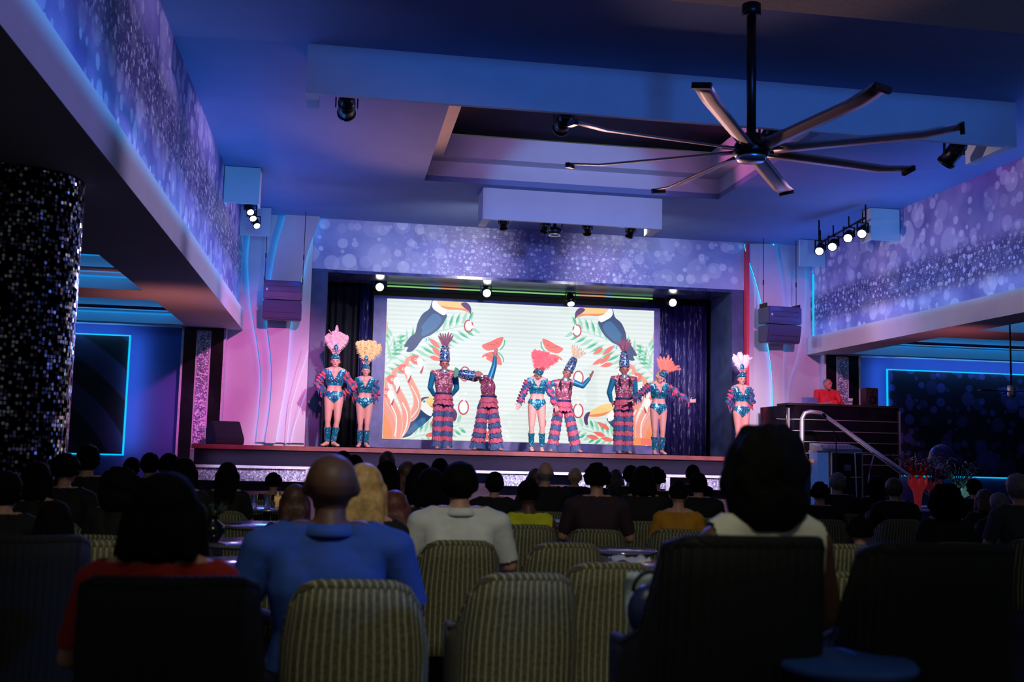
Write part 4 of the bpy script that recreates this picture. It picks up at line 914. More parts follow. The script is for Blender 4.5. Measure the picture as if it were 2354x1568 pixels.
def showgirl(px, py, H, pose, lab, hair, plume_col, seed, front=True, headdress='tall', Y0=20.38):
    base = atY(px, 1028, Y0); J, k = base_pose(H)
    pose(J, k)
    me, g, R = build_body(J, True, k, k, .009)
    root = mobj('person', me, SKIN); tag(root, lab, 'person', 'costumed dancers on the stage'); root.location = (base.x, Y0, 1.352)
    P, Ch = J['pel'], J['chest']; ax = (J['neck']-P).normalized(); sh = (J['shR']-J['shL']).normalized(); top = J['shL'].lerp(J['shR'], .5)
    def arm(p): return min(min(seg_t(p, J['el'+s], J['wr'+s])[1] for s in 'LR'), min(seg_t(p, J['sh'+s].lerp(J['el'+s], .25), J['el'+s])[1] for s in 'LR'))
    def topp(p):
        h = (p-P).dot(ax); x = abs((p-P-ax*h).dot(sh)); fr = (p-P).y < .02
        return .19*k < h < .485*k and arm(p) > .055*k and not (fr and x < (h-.27*k)*.42) and x < .2*k
    obj('crop_top', garment(me, topp, .011), TEAL, root, recalc=False)
    def brief(p):
        h = (p-P).dot(ax); x = abs((p-P-ax*h).dot(sh)); return -.15*k+x*.95 < h+.0 < .075*k and arm(p) > .05*k and h > -.15*k
    obj('briefs', garment(me, brief, .011), TEAL, root, recalc=False)
    for S_ in 'LR':
        kn, an = J['kn'+S_], J['an'+S_]
        def boot(p, kn=kn, an=an): t, d = seg_t(p, kn, an); return d < .1*k and .32 < t < .985 and p.z < kn.z-.08 and p.z > .1*k
        obj('leg_warmer', garment(me, boot, .016), TEAL, root, recalc=False)
        sleeve(root, me, J, S_, RUFS, .02, .03)
    face_parts(root, g, R, k)
    # hair: cap behind the face, and locks to the shoulders
    bm = NB(); add_ell(bm, g(0, -.03, .03), (.09*k, .092*k, .1*k), rot=R)
    for q in (-1, 1):
        a = g(q*.075, -.03, .0); add_caps(bm, a, J['neck']+V(q*.1, .03, -.03)*k, .035*k, .04*k, 8, 3); add_caps(bm, J['neck']+V(q*.1, .03, -.03)*k, J['neck']+V(q*.14, .05, -.2)*k, .04*k, .012*k, 8, 3)
    mobj('hair', remesh(bm, .012, 2), hair, root)
    # jewelled headband with a domed crest
    up = J['hup'].normalized(); bm = NB()
    add_ell(bm, g(0, .015, .075), (.088*k, .092*k, .05*k), rot=R); add_ell(bm, g(0, .05, .12), (.055*k, .04*k, .05*k), rot=R)
    if headdress == 'tall': add_ell(bm, g(0, .03, .25), (.045*k, .035*k, .075*k), rot=R); 
    obj('headband', bm, TEAL, root)
    bm = NB(); 
    for i in range(7):
        a = (i-3)*.32; add_caps(bm, g(.06*math.sin(a), .05, .14), g(.1*math.sin(a), .045, .2), .012*k, .006*k, 6, 2)
        add_ell(bm, g(.1*math.sin(a), .045, .2), (.015*k,)*3, 8, 5)
    obj('tiara_spikes', bm, mat('pink_gold', (230, 150, 150), .3, .5), root)
    return root, J, g, k, up
FP = mat('feather_pink', (240, 196, 204), .8); FO = mat('feather_orange', (255, 214, 150), .8, emit=None); FH = mat('feather_hotpink', (250, 120, 130), .8); FCO = mat('feather_coral', (255, 150, 126), .8); FW = mat('feather_white', (244, 228, 230), .8); FM_ = mat('feather_plum', (150, 92, 118), .8)
def pz(*a): return None
# dancer 1
def p1(J, k):
    J['anR'] = V(.02, -.03, .09)*k; J['toeR'] = V(.1, -.16, .03)*k; J['knR'] = V(.075, -.06, .49)*k; J['anL'] = V(-.09, .02, .09)*k; J['toeL'] = V(-.17, -.1, .03)*k; J['knL'] = V(-.095, -.01, .49)*k
    J['elL'] = V(-.31, .02, 1.17)*k; J['wrL'] = V(-.19, .12, 1.02)*k; J['elR'] = V(.35, .02, 1.12)*k; J['wrR'] = V(.17, .12, 1.0)*k
r, J, g, k, up = showgirl(763, 0, 1.72, p1, 'woman in teal sequins and tall pale pink feathers, leftmost on stage', HAIRBR, None, 1)
plume(r, 'feather_plume', g(0, 0, .2), V(0, 0, 1), FP, .38*k, .42, .11, 9, 1.3, seed=3)
bm = NB(); feather(bm, g(.06, 0, .22), V(.75, 0, .8), .36, .08, V(.5, 0, -.5), V(1, 0, 0)); feather(bm, g(-.03, 0, .3), V(-.5, 0, 1), .34, .02, V(-.8, 0, -.3), V(1, 0, 0)); feather(bm, g(0, 0, .35), V(0, 0, 1), .33, .065, V(0, -.3, -.1), V(1, 0, 0)); obj('feather_plume', bm, FP, r, recalc=False)
# dancer 2
def p2(J, k):
    J['knL'] = V(-.07, -.02, .49)*k; J['knR'] = V(.07, -.02, .49)*k; J['anL'] = V(-.07, .02, .09)*k; J['anR'] = V(.06, .02, .09)*k
r, J, g, k, up = showgirl(834, 0, 1.58, p2, 'woman in teal sequins with golden orange feathers, by the left edge of the screen', HAIRD, None, 2, Y0=20.75)
plume(r, 'feather_plume', g(0, 0, .2), V(.15, 0, 1).normalized(), FO, .5*k, .42, .12, 10, 1.3, seed=5)
# dancer 5 : head bowed, arms hanging away from the body
def p5(J, k):
    J['elL'] = V(-.27, -.03, 1.17)*k; J['wrL'] = V(-.37, -.1, .95)*k; J['elR'] = V(.27, -.03, 1.16)*k; J['wrR'] = V(.36, -.1, .93)*k
    J['hdL'] = V(-.3, -.2, -1); J['hdR'] = V(.2, -.2, -1); J['head'] = V(0.0, -.1, 1.53)*k; J['hup'] = V(.08, -.75, .65); J['hfwd'] = V(0, -.65, -.75)
    J['anL'] = V(-.09, .02, .09)*k; J['anR'] = V(.12, .02, .09)*k; J['knL'] = V(-.10, -.03, .49)*k; J['knR'] = V(.11, -.03, .49)*k
r, J, g, k, up = showgirl(1232, 0, 1.68, p5, 'woman in teal sequins bowing her head under hot pink feathers, before the screen', HAIRBR, None, 5, headdress='low')
plume(r, 'feather_plume', g(0, -.02, .08), V(.25, -.35, 1).normalized(), FH, .42*k, .5, .11, 9, 1.2, seed=8)
bm = NB(); feather(bm, g(-.02, .0, .1), V(-.5, -.3, .3), .2, .06, V(-.3, 0, -1), V(1, 0, 0)); feather(bm, g(.02, .05, .12), V(.2, -.5, .2), .18, .06, V(.3, 0, -1), V(1, 0, 0)); obj('feather_plume', bm, FH, r, recalc=False)
# dancer 8 : arms spread wide
def p8(J, k):
    J['elL'] = V(-.37, -.02, 1.24)*k; J['wrL'] = V(-.56, -.05, 1.09)*k; J['elR'] = V(.40, -.02, 1.24)*k; J['wrR'] = V(.62, -.06, 1.10)*k
    J['hdL'] = V(-1, -.1, -.4); J['hdR'] = V(1, -.1, .1); J['pnL'] = V(0, 0, -1); J['pnR'] = V(0, -1, .1); J['curl'] = .1
    J['head'] = V(.02, -.05, 1.56)*k; J['hup'] = V(.35, -.4, .85); J['hfwd'] = V(.3, -.85, -.35)
    J['anL'] = V(-.07, .02, .09)*k; J['anR'] = V(.08, .02, .09)*k
r, J, g, k, up = showgirl(1513, 0, 1.66, p8, 'woman in teal sequins spreading both arms, coral feathers, by the tinsel curtain', HAIRB, None, 6, headdress='low')
plume(r, 'feather_plume', g(0, .0, .1), V(.35, -.1, .95).normalized(), FCO, .38*k, .6, .06, 8, 1.2, seed=9)
bm = NB(); feather(bm, g(.03, .03, .1), V(.9, -.1, .35), .38, .03, V(.3, 0, -.8), V(1, 0, 0)); feather(bm, g(-.03, .02, .1), V(-.3, -.1, .8), .25, .02, V(-.9, 0, .2), V(1, 0, 0)); obj('feather_plume', bm, FCO, r, recalc=False)
# dancer 9
r, J, g, k, up = showgirl(1704, 0, 1.66, p2, 'woman in teal sequins with white feathers, standing alone right of the stage opening', HAIRD, None, 7)
plume(r, 'feather_plume', g(0, 0, .2), V(0, 0, 1), FW, .36*k, .4, .09, 7, 1.6, seed=12)
bm = NB(); feather(bm, g(.04, 0, .25), V(.7, 0, .6), .34, .03, V(.6, 0, -.1), V(1, 0, 0)); feather(bm, g(-.04, 0, .25), V(-.6, 0, .9), .34, .03, V(-.9, 0, -.7), V(1, 0, 0)); obj('feather_plume', bm, FW, r, recalc=False)
# ---- male dancers in ruffled flared trousers and tall hats
def tiers(root, J, k, seed, flare=1.0, skirt=False):
    rnd = random.Random(seed); bm = NB()
    def ring(c0, c1_, r0, r1, mi):
        n = 40; ph = rnd.uniform(0, 6); rows = []
        x, y, z = frame_of(c1_-c0)
        for t in (0, .5, 1):
            c = c0.lerp(c1_, t); rr = r0+(r1-r0)*t
            rows.append([bm.verts.new(c+x*math.cos(2*PI*i/n)*rr*(1+.06*t*math.sin(i*1.9+ph)+.05*t*rnd.uniform(-1, 1))+y*math.sin(2*PI*i/n)*rr*(1+.08*t*math.sin(i*1.3+ph))+z*(.02*t*rnd.uniform(-1, 1))) for i in range(n)])
        for a, b in zip(rows, rows[1:]):
            for i in range(n): f = bm.faces.new((a[i], a[(i+1) % n], b[(i+1) % n], b[i])); f.material_index = mi
    P = J['pel']
    for q in (0, 1): ring(P+V(0, 0, .07-.08*q)*k, P+V(0, 0, -.03-.09*q)*k, (.15+.0*q)*k, (.18+.01*q)*k, 0 if q == 0 else 0)
    for S_ in 'LR':
        h, kn, an = J['hip'+S_], J['kn'+S_], J['an'+S_]; N = 9
        def at(t): return h.lerp(kn, t/.5) if t < .5 else kn.lerp(an, (t-.5)/.5)
        for i in range(N):
            a = at(max(0, (i-.1)/N)); b = at(min(1, (i+1.15)/N)); 
            if i == N-1: b = at(1)+V(0, 0, -.05)
            ring(a, b, (.088+.04*(flare-.7)*i/N)*k, (.102+.07*(flare-.7)*(i+1)/N)*k, (i+1) % 2)
    o = obj('ruffled_trousers', bm, [RUF_R, RUF_B], root); so = o.modifiers.new('s', 'SOLIDIFY'); so.thickness = .008
def showman(px, H, pose, lab, fcol, seed, flare=.75, pl=.28, face=True, locks=False, Y0=20.75):
    base = atY(px, 1028, Y0); J, k = base_pose(H, False)
    for a in 'LR':
        q = -1 if a == 'L' else 1; J['sh'+a] = V(q*.2, 0, 1.42)*k
    pose(J, k)
    me, g, R = build_body(J, False, k, k, .009)
    root = mobj('person', me, SKINT); tag(root, lab, 'person', 'costumed dancers on the stage'); root.location = (base.x, Y0, 1.352)
    P = J['pel']; ax = (J['neck']-P).normalized()
    def arm(p): return min(min(seg_t(p, J['el'+s], J['wr'+s])[1] for s in 'LR'), min(seg_t(p, J['sh'+s].lerp(J['el'+s], .3), J['el'+s])[1] for s in 'LR'))
    def topp(p): h = (p-P).dot(ax); return .04*k < h < .51*k and arm(p) > .058*k and (p-J['head']).length > .13
    obj('mesh_top', garment(me, topp, .009), MESHT, root, recalc=False)
    for S_ in 'LR': sleeve(root, me, J, S_, SLV, .011, 0, start=.05)
    bm = NB(); add_lathe(bm, [(.155*k, -.02), (.162*k, 0), (.155*k, .02)], (P.x, P.y, P.z+.09*k), 24); obj('waistband', bm, NAVY, root)
    tiers(root, J, k, seed, flare); face_parts(root, g, R, k)
    bm = NB(); add_ell(bm, g(0, -.02, .04), (.086*k, .1*k, .09*k), rot=R)
    for q in (-1, 1):
        a = g(q*.08, -.01, .0); b = J['neck']+V(q*.1, -.04, -.03)*k; add_caps(bm, a, b, .02*k, .022*k, 8, 3)
        if locks:
            for m_ in range(3): add_caps(bm, b, J['chest']+V(q*(.07+.03*m_), -.13, -.02+.05*m_)*k, .018, .01, 6, 2)
    mobj('hair', remesh(bm, .01, 2), HAIRD, root)
    up, side = J['hup'].normalized(), R @ V(1, 0, 0); bm = NB(); n = 20; rows = []
    for z, r_ in ((.055, .096), (.1, .098), (.2, .092), (.27, .082), (.34, .07), (.36, .05), (.365, .002)):
        rows.append([bm.verts.new(g(r_*math.cos(2*PI*i/n), r_*1.08*math.sin(2*PI*i/n)-.005, z)) for i in range(n)])
    for a, b in zip(rows, rows[1:]):
        for i in range(n): f = bm.faces.new((a[i], a[(i+1) % n], b[(i+1) % n], b[i])); f.smooth = True
    hat = obj('tall_hat', bm, NAVYS, root)
    bm = NB()
    for z, rr in ((.075, .1), (.2, .096), (.3, .082)):
        bm = NB(); n2 = 42; q4 = [[bm.verts.new(g((rr+a_)*math.cos(2*PI*i/n2), (rr+a_)*1.08*math.sin(2*PI*i/n2)-.005, z+b_)) for i in range(n2)] for a_, b_ in ((0, -.012), (.008, 0), (0, .012))]
        for p_, q_ in zip(q4, q4[1:]):
            for i in range(n2): bm.faces.new((p_[i], p_[(i+1) % n2], q_[(i+1) % n2], q_[i]))
        obj('hat_band', bm, mat('bead_silver', (230, 225, 235), .2, .8), hat)
    plume(root, 'feather_plume', g(0, 0, .34), up, fcol, pl*k, .5, .035, 7, .4, seed=seed)
    bm = NB(); add_lathe(bm, [(.07*k, .03), (.075*k, .0), (.085*k, -.04)], (J['neck'].x, J['neck'].y, J['neck'].z), 20); obj('silver_collar', bm, mat('silver_collar', (170, 190, 210), .3, .6), root)
    return root, J, g, k
def m3(J, k):
    J['elL'] = V(-.25, .07, 1.15)*k; J['elR'] = V(.25, .07, 1.15)*k; J['wrL'] = V(-.15, .18, 1.0)*k; J['wrR'] = V(.15, .18, 1.0)*k
    for a, q in (('L', -1), ('R', 1)): J['an'+a] = V(q*.09, 0, .1)*k; J['kn'+a] = V(q*.09, -.02, .49)*k
showman(1016, 1.78, m3, 'man in pink mesh top, ruffled trousers and tall plumed hat, left part of the screen', [FM_], 31)
def m7(J, k):
    m3(J, k); J['wrL'] = V(-.21, .1, .98)*k; J['elL'] = V(-.27, .05, 1.16)*k
showman(1432, 1.80, m7, 'man with long dark locks and tall hat, arms at his sides, before the right toucans', [FM_], 33, locks=True)
def m6(J, k):
    J['chest'] = V(.0, 0, 1.2)*k; J['pel'] = V(0, 0, .93)*k; J['shL'] = V(-.19, 0, 1.375)*k; J['shR'] = V(.19, 0, 1.40)*k; J['neck'] = V(.03, 0, 1.45)*k; J['head'] = V(.06, -.01, 1.56)*k; J['hup'] = V(.42, 0, .9)
    J['elR'] = V(.38, -.03, 1.33)*k; J['wrR'] = V(.52, -.08, 1.5)*k; J['hdR'] = V(.45, -.05, 1); J['pnR'] = V(-1, -.3, 0)
    J['elL'] = V(-.33, .02, 1.32)*k; J['wrL'] = V(-.25, .12, 1.12)*k
    J['knL'] = V(-.15, -.03, .5)*k; J['knR'] = V(.17, -.03, .5)*k; J['anL'] = V(-.2, .02, .1)*k; J['anR'] = V(.28, .02, .1)*k; J['toeL'] = V(-.26, -.12, .03)*k; J['toeR'] = V(.34, -.12, .03)*k
showman(1293, 1.70, m6, 'man leaning with one arm raised, pale yellow feathers on his tilted hat', [mat('feather_cream', (255, 226, 190), .8), ], 36, .9, locks=True)
def m4(J, k):
    # leaning back to the left, one arm up, head thrown sideways
    J['pel'] = V(.02, 0, .95)*k; J['chest'] = V(.0, 0, 1.22)*k; J['shL'] = V(-.1, .1, 1.34)*k; J['shR'] = V(.02, -.14, 1.38)*k; J['neck'] = V(-.12, 0, 1.41)*k
    J['head'] = V(-.22, -.01, 1.425)*k; J['hup'] = V(-1, 0, .12); J['hfwd'] = V(.1, -.2, 1)
    J['elR'] = V(.09, -.14, 1.62)*k; J['wrR'] = V(.11, -.1, 1.82)*k; J['hdR'] = V(.1, 0, 1); J['pnR'] = V(0, -1, 0)
    J['elL'] = V(.05, .2, 1.2)*k; J['wrL'] = V(.08, .22, 1.02)*k
    J['knL'] = V(-.12, -.03, .5)*k; J['knR'] = V(.14, -.03, .5)*k; J['anL'] = V(-.17, .02, .1)*k; J['anR'] = V(.19, .02, .1)*k; J['toeL'] = V(-.24, -.12, .03)*k; J['toeR'] = V(.26, -.12, .03)*k
showman(1118, 1.70, m4, 'man arching sideways with his head thrown back and one arm straight up', [mat('feather_green', (120, 180, 150), .8)], 34, 1.35, pl=.13, Y0=20.35)
# ================================================================== RIGHT SIDE: BOOTH, RAILING, EQUIPMENT
YB2 = 19.7
a, b = atY(1812, 930, YB2), atY(2066, 940, YB2); zt = (a.z+b.z)/2
t = thing('dj_booth', 'raised black booth with silver horizontal rails right of the stage', 'booth', ((a.x+b.x)/2, YB2, 0)); hw = (b.x-a.x)/2
bm = NB(); add_box(bm, (-hw+.12, 0, 0), (hw, .06, zt)); add_box(bm, (-hw, .1, 0), (-hw+.06, 1.4, zt)); add_box(bm, (hw-.06, .06, 0), (hw, 1.4, zt)); add_cyl(bm, (-hw+.13, .13, 0), (-hw+.13, .13, zt), .13, n=20); obj('front_wall', bm, GLOSSB, t)
bm = NB(); add_box(bm, (-hw-.02, -.03, zt), (hw+.02, .5, zt+.04)); obj('counter_top', bm, BLACK, t)
bm = NB(); add_box(bm, (-hw+.06, .5, 1.2), (hw-.06, 1.4, 1.25)); obj('booth_floor', bm, BLACK, t)
for py in (966, 992, 1017, 1043, 1067):
    z = atY(1900, py, YB2).z; bm = NB(); add_tube(bm, [(-hw-.02, .5, z+.02), (-hw-.02, .2, z), (-hw+.04, .04, z), (-hw+.16, -.025, z), (hw, -.025, z)], .011, 6); obj('booth_rail', bm, CHROME, t)
for x in (-hw, hw+.0): bm = NB(); add_box(bm, (x-.015, -.035, .6), (x+.015, -.005, zt-.06)); obj('corner_trim', bm, CHROME, t)
# DJ behind the booth
def dj():
    J, k = base_pose(1.75, False)
    for a_, q in (('L', -1), ('R', 1)): J['sh'+a_] = V(q*.2, 0, 1.42)*k
    J['elL'] = V(-.28, -.1, 1.16)*k; J['elR'] = V(.28, -.1, 1.16)*k; J['wrL'] = V(-.08, -.3, 1.2)*k; J['wrR'] = V(.14, -.32, 1.2)*k; J['hdL'] = V(.6, -.6, .1); J['hdR'] = V(-.2, -1, 0)
    J['head'] = V(0, -.06, 1.57)*k; J['hfwd'] = V(.3, -.9, -.25)
    me, g, R = build_body(J, False, k, k, .012); p = atY(1900, 893, 20.6); root = mobj('person', me, SKINT); tag(root, 'man in a red shirt working behind the raised booth counter', 'person')
    s = 1.0; root.location = (p.x, 20.6, 1.252)
    dz = p.z-(1.252+1.69*k)
    root.location.z = 1.252
    def shp(q): return .9 < q.z < 1.46*k and (q-J['head']).length > .12 and all(seg_t(q, J['el'+s_], J['wr'+s_])[1] > .06 or q.z > 1.3 for s_ in 'LR')
    obj('shirt', garment(me, shp, .014), mat('red_shirt', (214, 44, 48), .7), root, recalc=False)
    obj('trousers', garment(me, lambda q: .1 < q.z < .95, .012), mat('dark_trousers', (26, 26, 34), .8), root, recalc=False)
    obj('hair', garment(me, lambda q: (q-J['head']).length < .16 and q.z > J['head'].z+.03 and q.y > -.1, .006), HAIRG, root, recalc=False); face_parts(root, g, R, k)
dj()
p = atY(2002, 945, 19.9); bm = NB(); add_box(bm, (-.13, -.12, 0), (.13, .14, .36)); bmesh.ops.bevel(bm, geom=bm.edges[:], offset=.012, segments=2, affect='EDGES'); t = thing('booth_monitor', 'dark upright monitor speaker standing on the booth counter', 'loudspeaker', (p.x, 19.95, zt+.042)); obj('speaker_cabinet', bm, PLAST, t)
for z, r_ in ((.12, .085), (.28, .035)): bm = NB(); add_lathe(bm, [(r_, 0), (r_*.9, .004), (r_*.4, -.01), (0, -.004)], n=18); o = obj('driver', bm, METALB, t); o.rotation_euler = (PI/2, 0, 0); o.location = (0, -.125, z)
p = atY(1954, 930, 19.9); t = thing('paper_cup', 'small white patterned cup on the booth counter', 'cup', (p.x, 19.88, zt+.042)); bm = NB(); add_lathe(bm, [(0, 0), (.04, 0), (.05, .13), (.052, .135), (.046, .13), (.036, .01), (0, .01)], n=16); obj('cup_body', bm, mat('cup_white', (225, 235, 240), .5, var=.25, scale=40), t)
bm = NB(); add_lathe(bm, [(.0475, .05), (.0495, .08)], n=16); obj('cup_band', bm, mat('cup_band', (70, 80, 100), .5), t)
p = atY(1862, 930, 19.9); t = thing('laptop', 'open laptop on the booth counter left of the red-shirted man', 'laptop', (p.x, 19.95, zt+.042), .1)
bm = NB(); add_box(bm, (-.17, -.02, 0), (.17, .22, .015)); obj('keyboard_base', bm, CHROME, t); bm = NB(); add_box(bm, (-.17, -.03, .015), (.17, -.02, .13)); obj('laptop_lid', bm, mat('laptop_blue', (110, 130, 180), .4, .3), t)
# tubular handrail with the stair down from the stage
YR = 18.9
q = [atY(x_, y_, YR) for x_, y_ in ((1843, 1075), (1844, 962), (1850, 950), (1862, 947), (1888, 950))]
t = thing('stair_handrail', 'bent tubular steel handrail sloping down right of the stage', 'handrail', (q[0].x, YR, 0)); L0 = t.location.copy()
bm = NB(); add_tube(bm, [V(q[0].x, YR, 0)-L0, q[0]-L0]+[w_-L0 for w_ in q[1:]], .042, 12); obj('rail_post', bm, CHROME, t)
e1, e2 = atY(1888, 950, YR), atY(2155, 1140, 16.5); bm = NB(); add_tube(bm, [e1-L0, e2-L0], .036, 12); obj('sloping_rail', bm, CHROME, t)
bm = NB(); add_tube(bm, [e2-L0, V(e2.x, e2.y, 0)-L0], .03, 10); obj('rail_post', bm, CHROME, t)
bm = NB(); add_tube(bm, [e1-L0+V(.02, 0, -.03), e2-L0+V(0, 0, -.1)], .014, 8); obj('lower_rail', bm, CHROME, t)
# equipment case, mixer, microphone stand, keyboard lid
YE = 17.0
a, b = atY(1912, 1040, YE), atY(1982, 1130, YE); hw = (b.x-a.x)/2; t = thing('equipment_rack', 'black flight case rack with silver edges below the mixer', 'equipment case', ((a.x+b.x)/2, YE, 0)); zt2 = a.z
bm = NB(); add_box(bm, (-hw+.01, 0, 0), (hw-.01, .55, zt2)); obj('case_body', bm, BLACK, t)
for x in (-hw, hw): bm = NB(); add_box(bm, (x-.012, -.015, .05), (x+.012, .01, zt2)); obj('metal_edge', bm, CHROME, t)
bm = NB(); add_box(bm, (-hw, -.015, zt2-.012), (hw, .01, zt2+.012)); obj('metal_edge', bm, CHROME, t)
bm = NB(); add_box(bm, (-.05, -.02, zt2-.3), (.06, 0, zt2-.2)); obj('label_plate', bm, mat('plate', (120, 125, 150), .4), t)
for x in (-.12, .14): bm = NB(); add_box(bm, (x-.09, -.03, zt2-.42), (x+.09, 0, zt2-.4)); obj('case_handle', bm, CHROME, t)
t = thing('mixing_console', 'grey mixing console lying on the black flight case', 'mixer', ((a.x+b.x)/2-.08, YE+.1, zt2+.014)); bm = NB(); v = [(-.36, -.1, .0), (.36, -.1, 0), (.36, .4, 0), (-.36, .4, 0), (-.36, -.1, .05), (.36, -.1, .05), (.36, .4, .14), (-.36, .4, .14)]
vs = [bm.verts.new(x_) for x_ in v]
for f in ((3,2,1,0),(4,5,6,7),(0,1,5,4),(1,2,6,5),(2,3,7,6),(3,0,4,7)): bm.faces.new([vs[k_] for k_ in f])
obj('console_body', bm, mat('mixer_grey', (150, 145, 170), .5), t)
for i in range(10): bm = NB(); add_box(bm, (-.31+i*.065, .05, .075), (-.28+i*.065, .09, .11)); obj('fader', bm, WHITEM, t)
p = atY(1922, 1000, YE-.5); t = thing('microphone_stand', 'thin black boom microphone stand in front of the flight case', 'microphone stand', (p.x, YE-.5, 0)); bm = NB(); add_cyl(bm, (0, 0, .02), (0, 0, p.z), .012, n=8); obj('stand_pole', bm, METALB, t)
c_ = atY(1897, 958, YE-.5); bm = NB(); add_cyl(bm, V(0, 0, p.z)-V(-.06, 0, .1), c_-V(p.x, YE-.5, 0), .009, n=8); obj('boom_arm', bm, METALB, t); bm = NB(); add_caps(bm, c_-V(p.x, YE-.5, 0), c_-V(p.x+.03, YE-.5, -.03), .022, .03, 10); obj('microphone', bm, METALB, t)
for k_ in range(3): an = k_*2.1; bm = NB(); add_cyl(bm, (0, 0, .12), (.28*math.cos(an), .28*math.sin(an), .01), .009, n=6); obj('stand_leg', bm, METALB, t)
a, b = atY(1850, 1060, 16.6), atY(1880, 1012, 16.6); t = thing('electric_piano', 'brown upright piano with its lid lit warm behind the big-haired woman', 'piano', (a.x-.02, 16.7, 0)); bm = NB(); add_box(bm, (-.35, 0, 0), (.22, .5, a.z-.02)); obj('piano_body', bm, mat('dark_wood', (50, 34, 34), .4), t)
bm = NB(); add_poly(bm, [(-.35, a.z+.03), (.22, a.z+.03), (.1, b.z), (-.35, b.z)], .2, .24); obj('piano_lid', bm, mat('wood_lid', (120, 104, 104), .5), t)
bm = NB(); add_box(bm, (-.35, -.12, a.z-.02), (.22, .2, a.z+.03)); obj('keyboard', bm, mat('key_cover', (235, 170, 120), .4, emit=(255, 150, 80), strength=.35), t)  # warm light on the keyboard put in as emission
a, b = atY(1882, 1036, 16.4), atY(1908, 1100, 16.4); t = thing('blue_cooler', 'pale blue box standing left of the black flight case', 'box', ((a.x+b.x)/2, 16.45, 0)); w_ = (b.x-a.x)/2; bm = NB(); add_box(bm, (-w_, 0, 0), (w_, .3, a.z-.03)); obj('box_body', bm, mat('pale_blue', (120, 150, 215), .5, emit=(70, 110, 200), strength=.25), t); bm = NB(); add_box(bm, (-w_-.01, -.01, a.z-.03), (w_+.01, .31, a.z)); obj('box_lid', bm, WHITEM, t)  # blue glow put into the box material, no lamp inside
# folding stand beside the case
a, b = atY(1992, 1042, 16.8), atY(2010, 1042, 16.8); t = thing('folding_stand', 'white metal folding stand right of the flight case', 'stand', (b.x, 16.8, 0)); bm = NB(); add_cyl(bm, (-.35, 0, a.z), (0, 0, a.z), .012, n=8); obj('stand_top', bm, CHROME, t)
c_ = atY(1998, 1090, 16.8); bm = NB(); add_cyl(bm, (0, 0, a.z), (c_.x-b.x, 0, c_.z), .012, n=8); add_cyl(bm, (c_.x-b.x, 0, c_.z), ((c_.x-b.x)*2.2, 0, .0), .012, n=8); obj('stand_leg', bm, CHROME, t); bm = NB(); add_cyl(bm, (-.35, 0, a.z), (-.3, 0, 0), .012, n=8); obj('stand_leg', bm, CHROME, t)
# ================================================================== TABLES
TOP = mat('glossy_table', (170, 160, 190), .14, .7, var=.1)
def table(px, py, r, lab, d=None):
    z = .76; p = atZ(px, py, z); t = thing('pedestal_table', lab, 'table', (p.x, p.y, 0), group='glossy round tables in the audience')
    bm = NB(); add_lathe(bm, [(0, z-.03), (r-.02, z-.03), (r, z-.02), (r, z-.005), (r-.01, z), (0, z)], n=36); o = obj('table_top', bm, TOP, t)
    bm = NB(); add_cyl(bm, (0, 0, .03), (0, 0, z-.03), .035); obj('pedestal', bm, METALB, t); bm = NB(); add_lathe(bm, [(0, 0), (.25, 0), (.24, .02), (.04, .04)], n=24); obj('table_base', bm, METALB, t)
    return t
t1 = table(568, 1244, .3, 'glossy round table left of the bald man, farther of the two'); t2 = table(566, 1288, .24, 'glossy round table close beside the bald man, nearest on the left')
t3 = table(600, 1204, .34, 'glossy round table behind a dark shoulder, third from the front on the left'); t4 = table(615, 1166, .4, 'round table carrying the drinking glasses, left of the blonde woman')
t5 = table(1312, 1202, .36, 'round table with a white plate and crumpled napkins, mid right'); t6 = table(1430, 1262, .22, 'small round table with wet reflections, right of centre'); t7 = table(1440, 1293, .3, 'round table with a white napkin behind the pale wicker chair')
t8 = table(1256, 1172, .24, 'far small round table with a white cup beside the yellow top')
GLASS = mat('glass', (220, 225, 230), .05, var=0, trans=.9); BEER = mat('beer', (240, 190, 110), .15, var=0, emit=(255, 200, 120), strength=.25)  # drink material carries a painted-in faint glow
def glass(x, y, lab, h=.13, r=.035, fill=True, straw=False):
    t = thing('drinking_glass', lab, 'glass', (x, y, .762), group='glasses on the left table')
    bm = NB(); add_lathe(bm, [(0, 0), (r*.85, 0), (r, h), (r-.004, h), (r*.8, .01), (0, .01)], n=18); obj('glass_wall', bm, GLASS, t)
    if fill: bm = NB(); add_lathe(bm, [(0, .012), (r*.78, .012), (r*.88, h*.7), (0, h*.7)], n=16); obj('drink', bm, BEER, t)
    if straw: bm = NB(); add_cyl(bm, (0, 0, .012), (-.07, .0, .24), .004, n=6); obj('straw', bm, METALB, t)
x4, y4 = t4.location.x, t4.location.y
for dx, dy, f, s_, lab in ((-.28, -.05, 1, 1, 'amber filled glass at the left end of the table, with a straw'), (-.12, -.15, 0, 0, 'low empty glass left of the middle of the table'), (.0, -.1, 0, 0, 'tall clear glass in the middle of the table'), (.1, -.15, 1, 0, 'half full amber glass second from the right'), (.25, -.05, 1, 0, 'tall amber glass at the right end of the table')): glass(x4+dx, y4+dy, lab, .15 if f else .12, .034, f, s_)
t = thing('table_vase', 'small round dark vase on the table left of the bald man', 'vase', (t1.location.x-.2, t1.location.y-.1, .762)); bm = NB(); add_lathe(bm, [(0, 0), (.04, 0), (.075, .05), (.07, .1), (.03, .13), (.035, .15)], n=20); obj('vase_body', bm, GLOSSB, t)
bm = NB()
for i in range(12): a_ = i*.9; add_caps(bm, (0, 0, .14), (.07*math.cos(a_), .07*math.sin(a_), .2+.01*(i % 3)), .004, .012, 5, 2)
obj('sprigs', bm, mat('sprig_green', (40, 60, 40), .7), t)
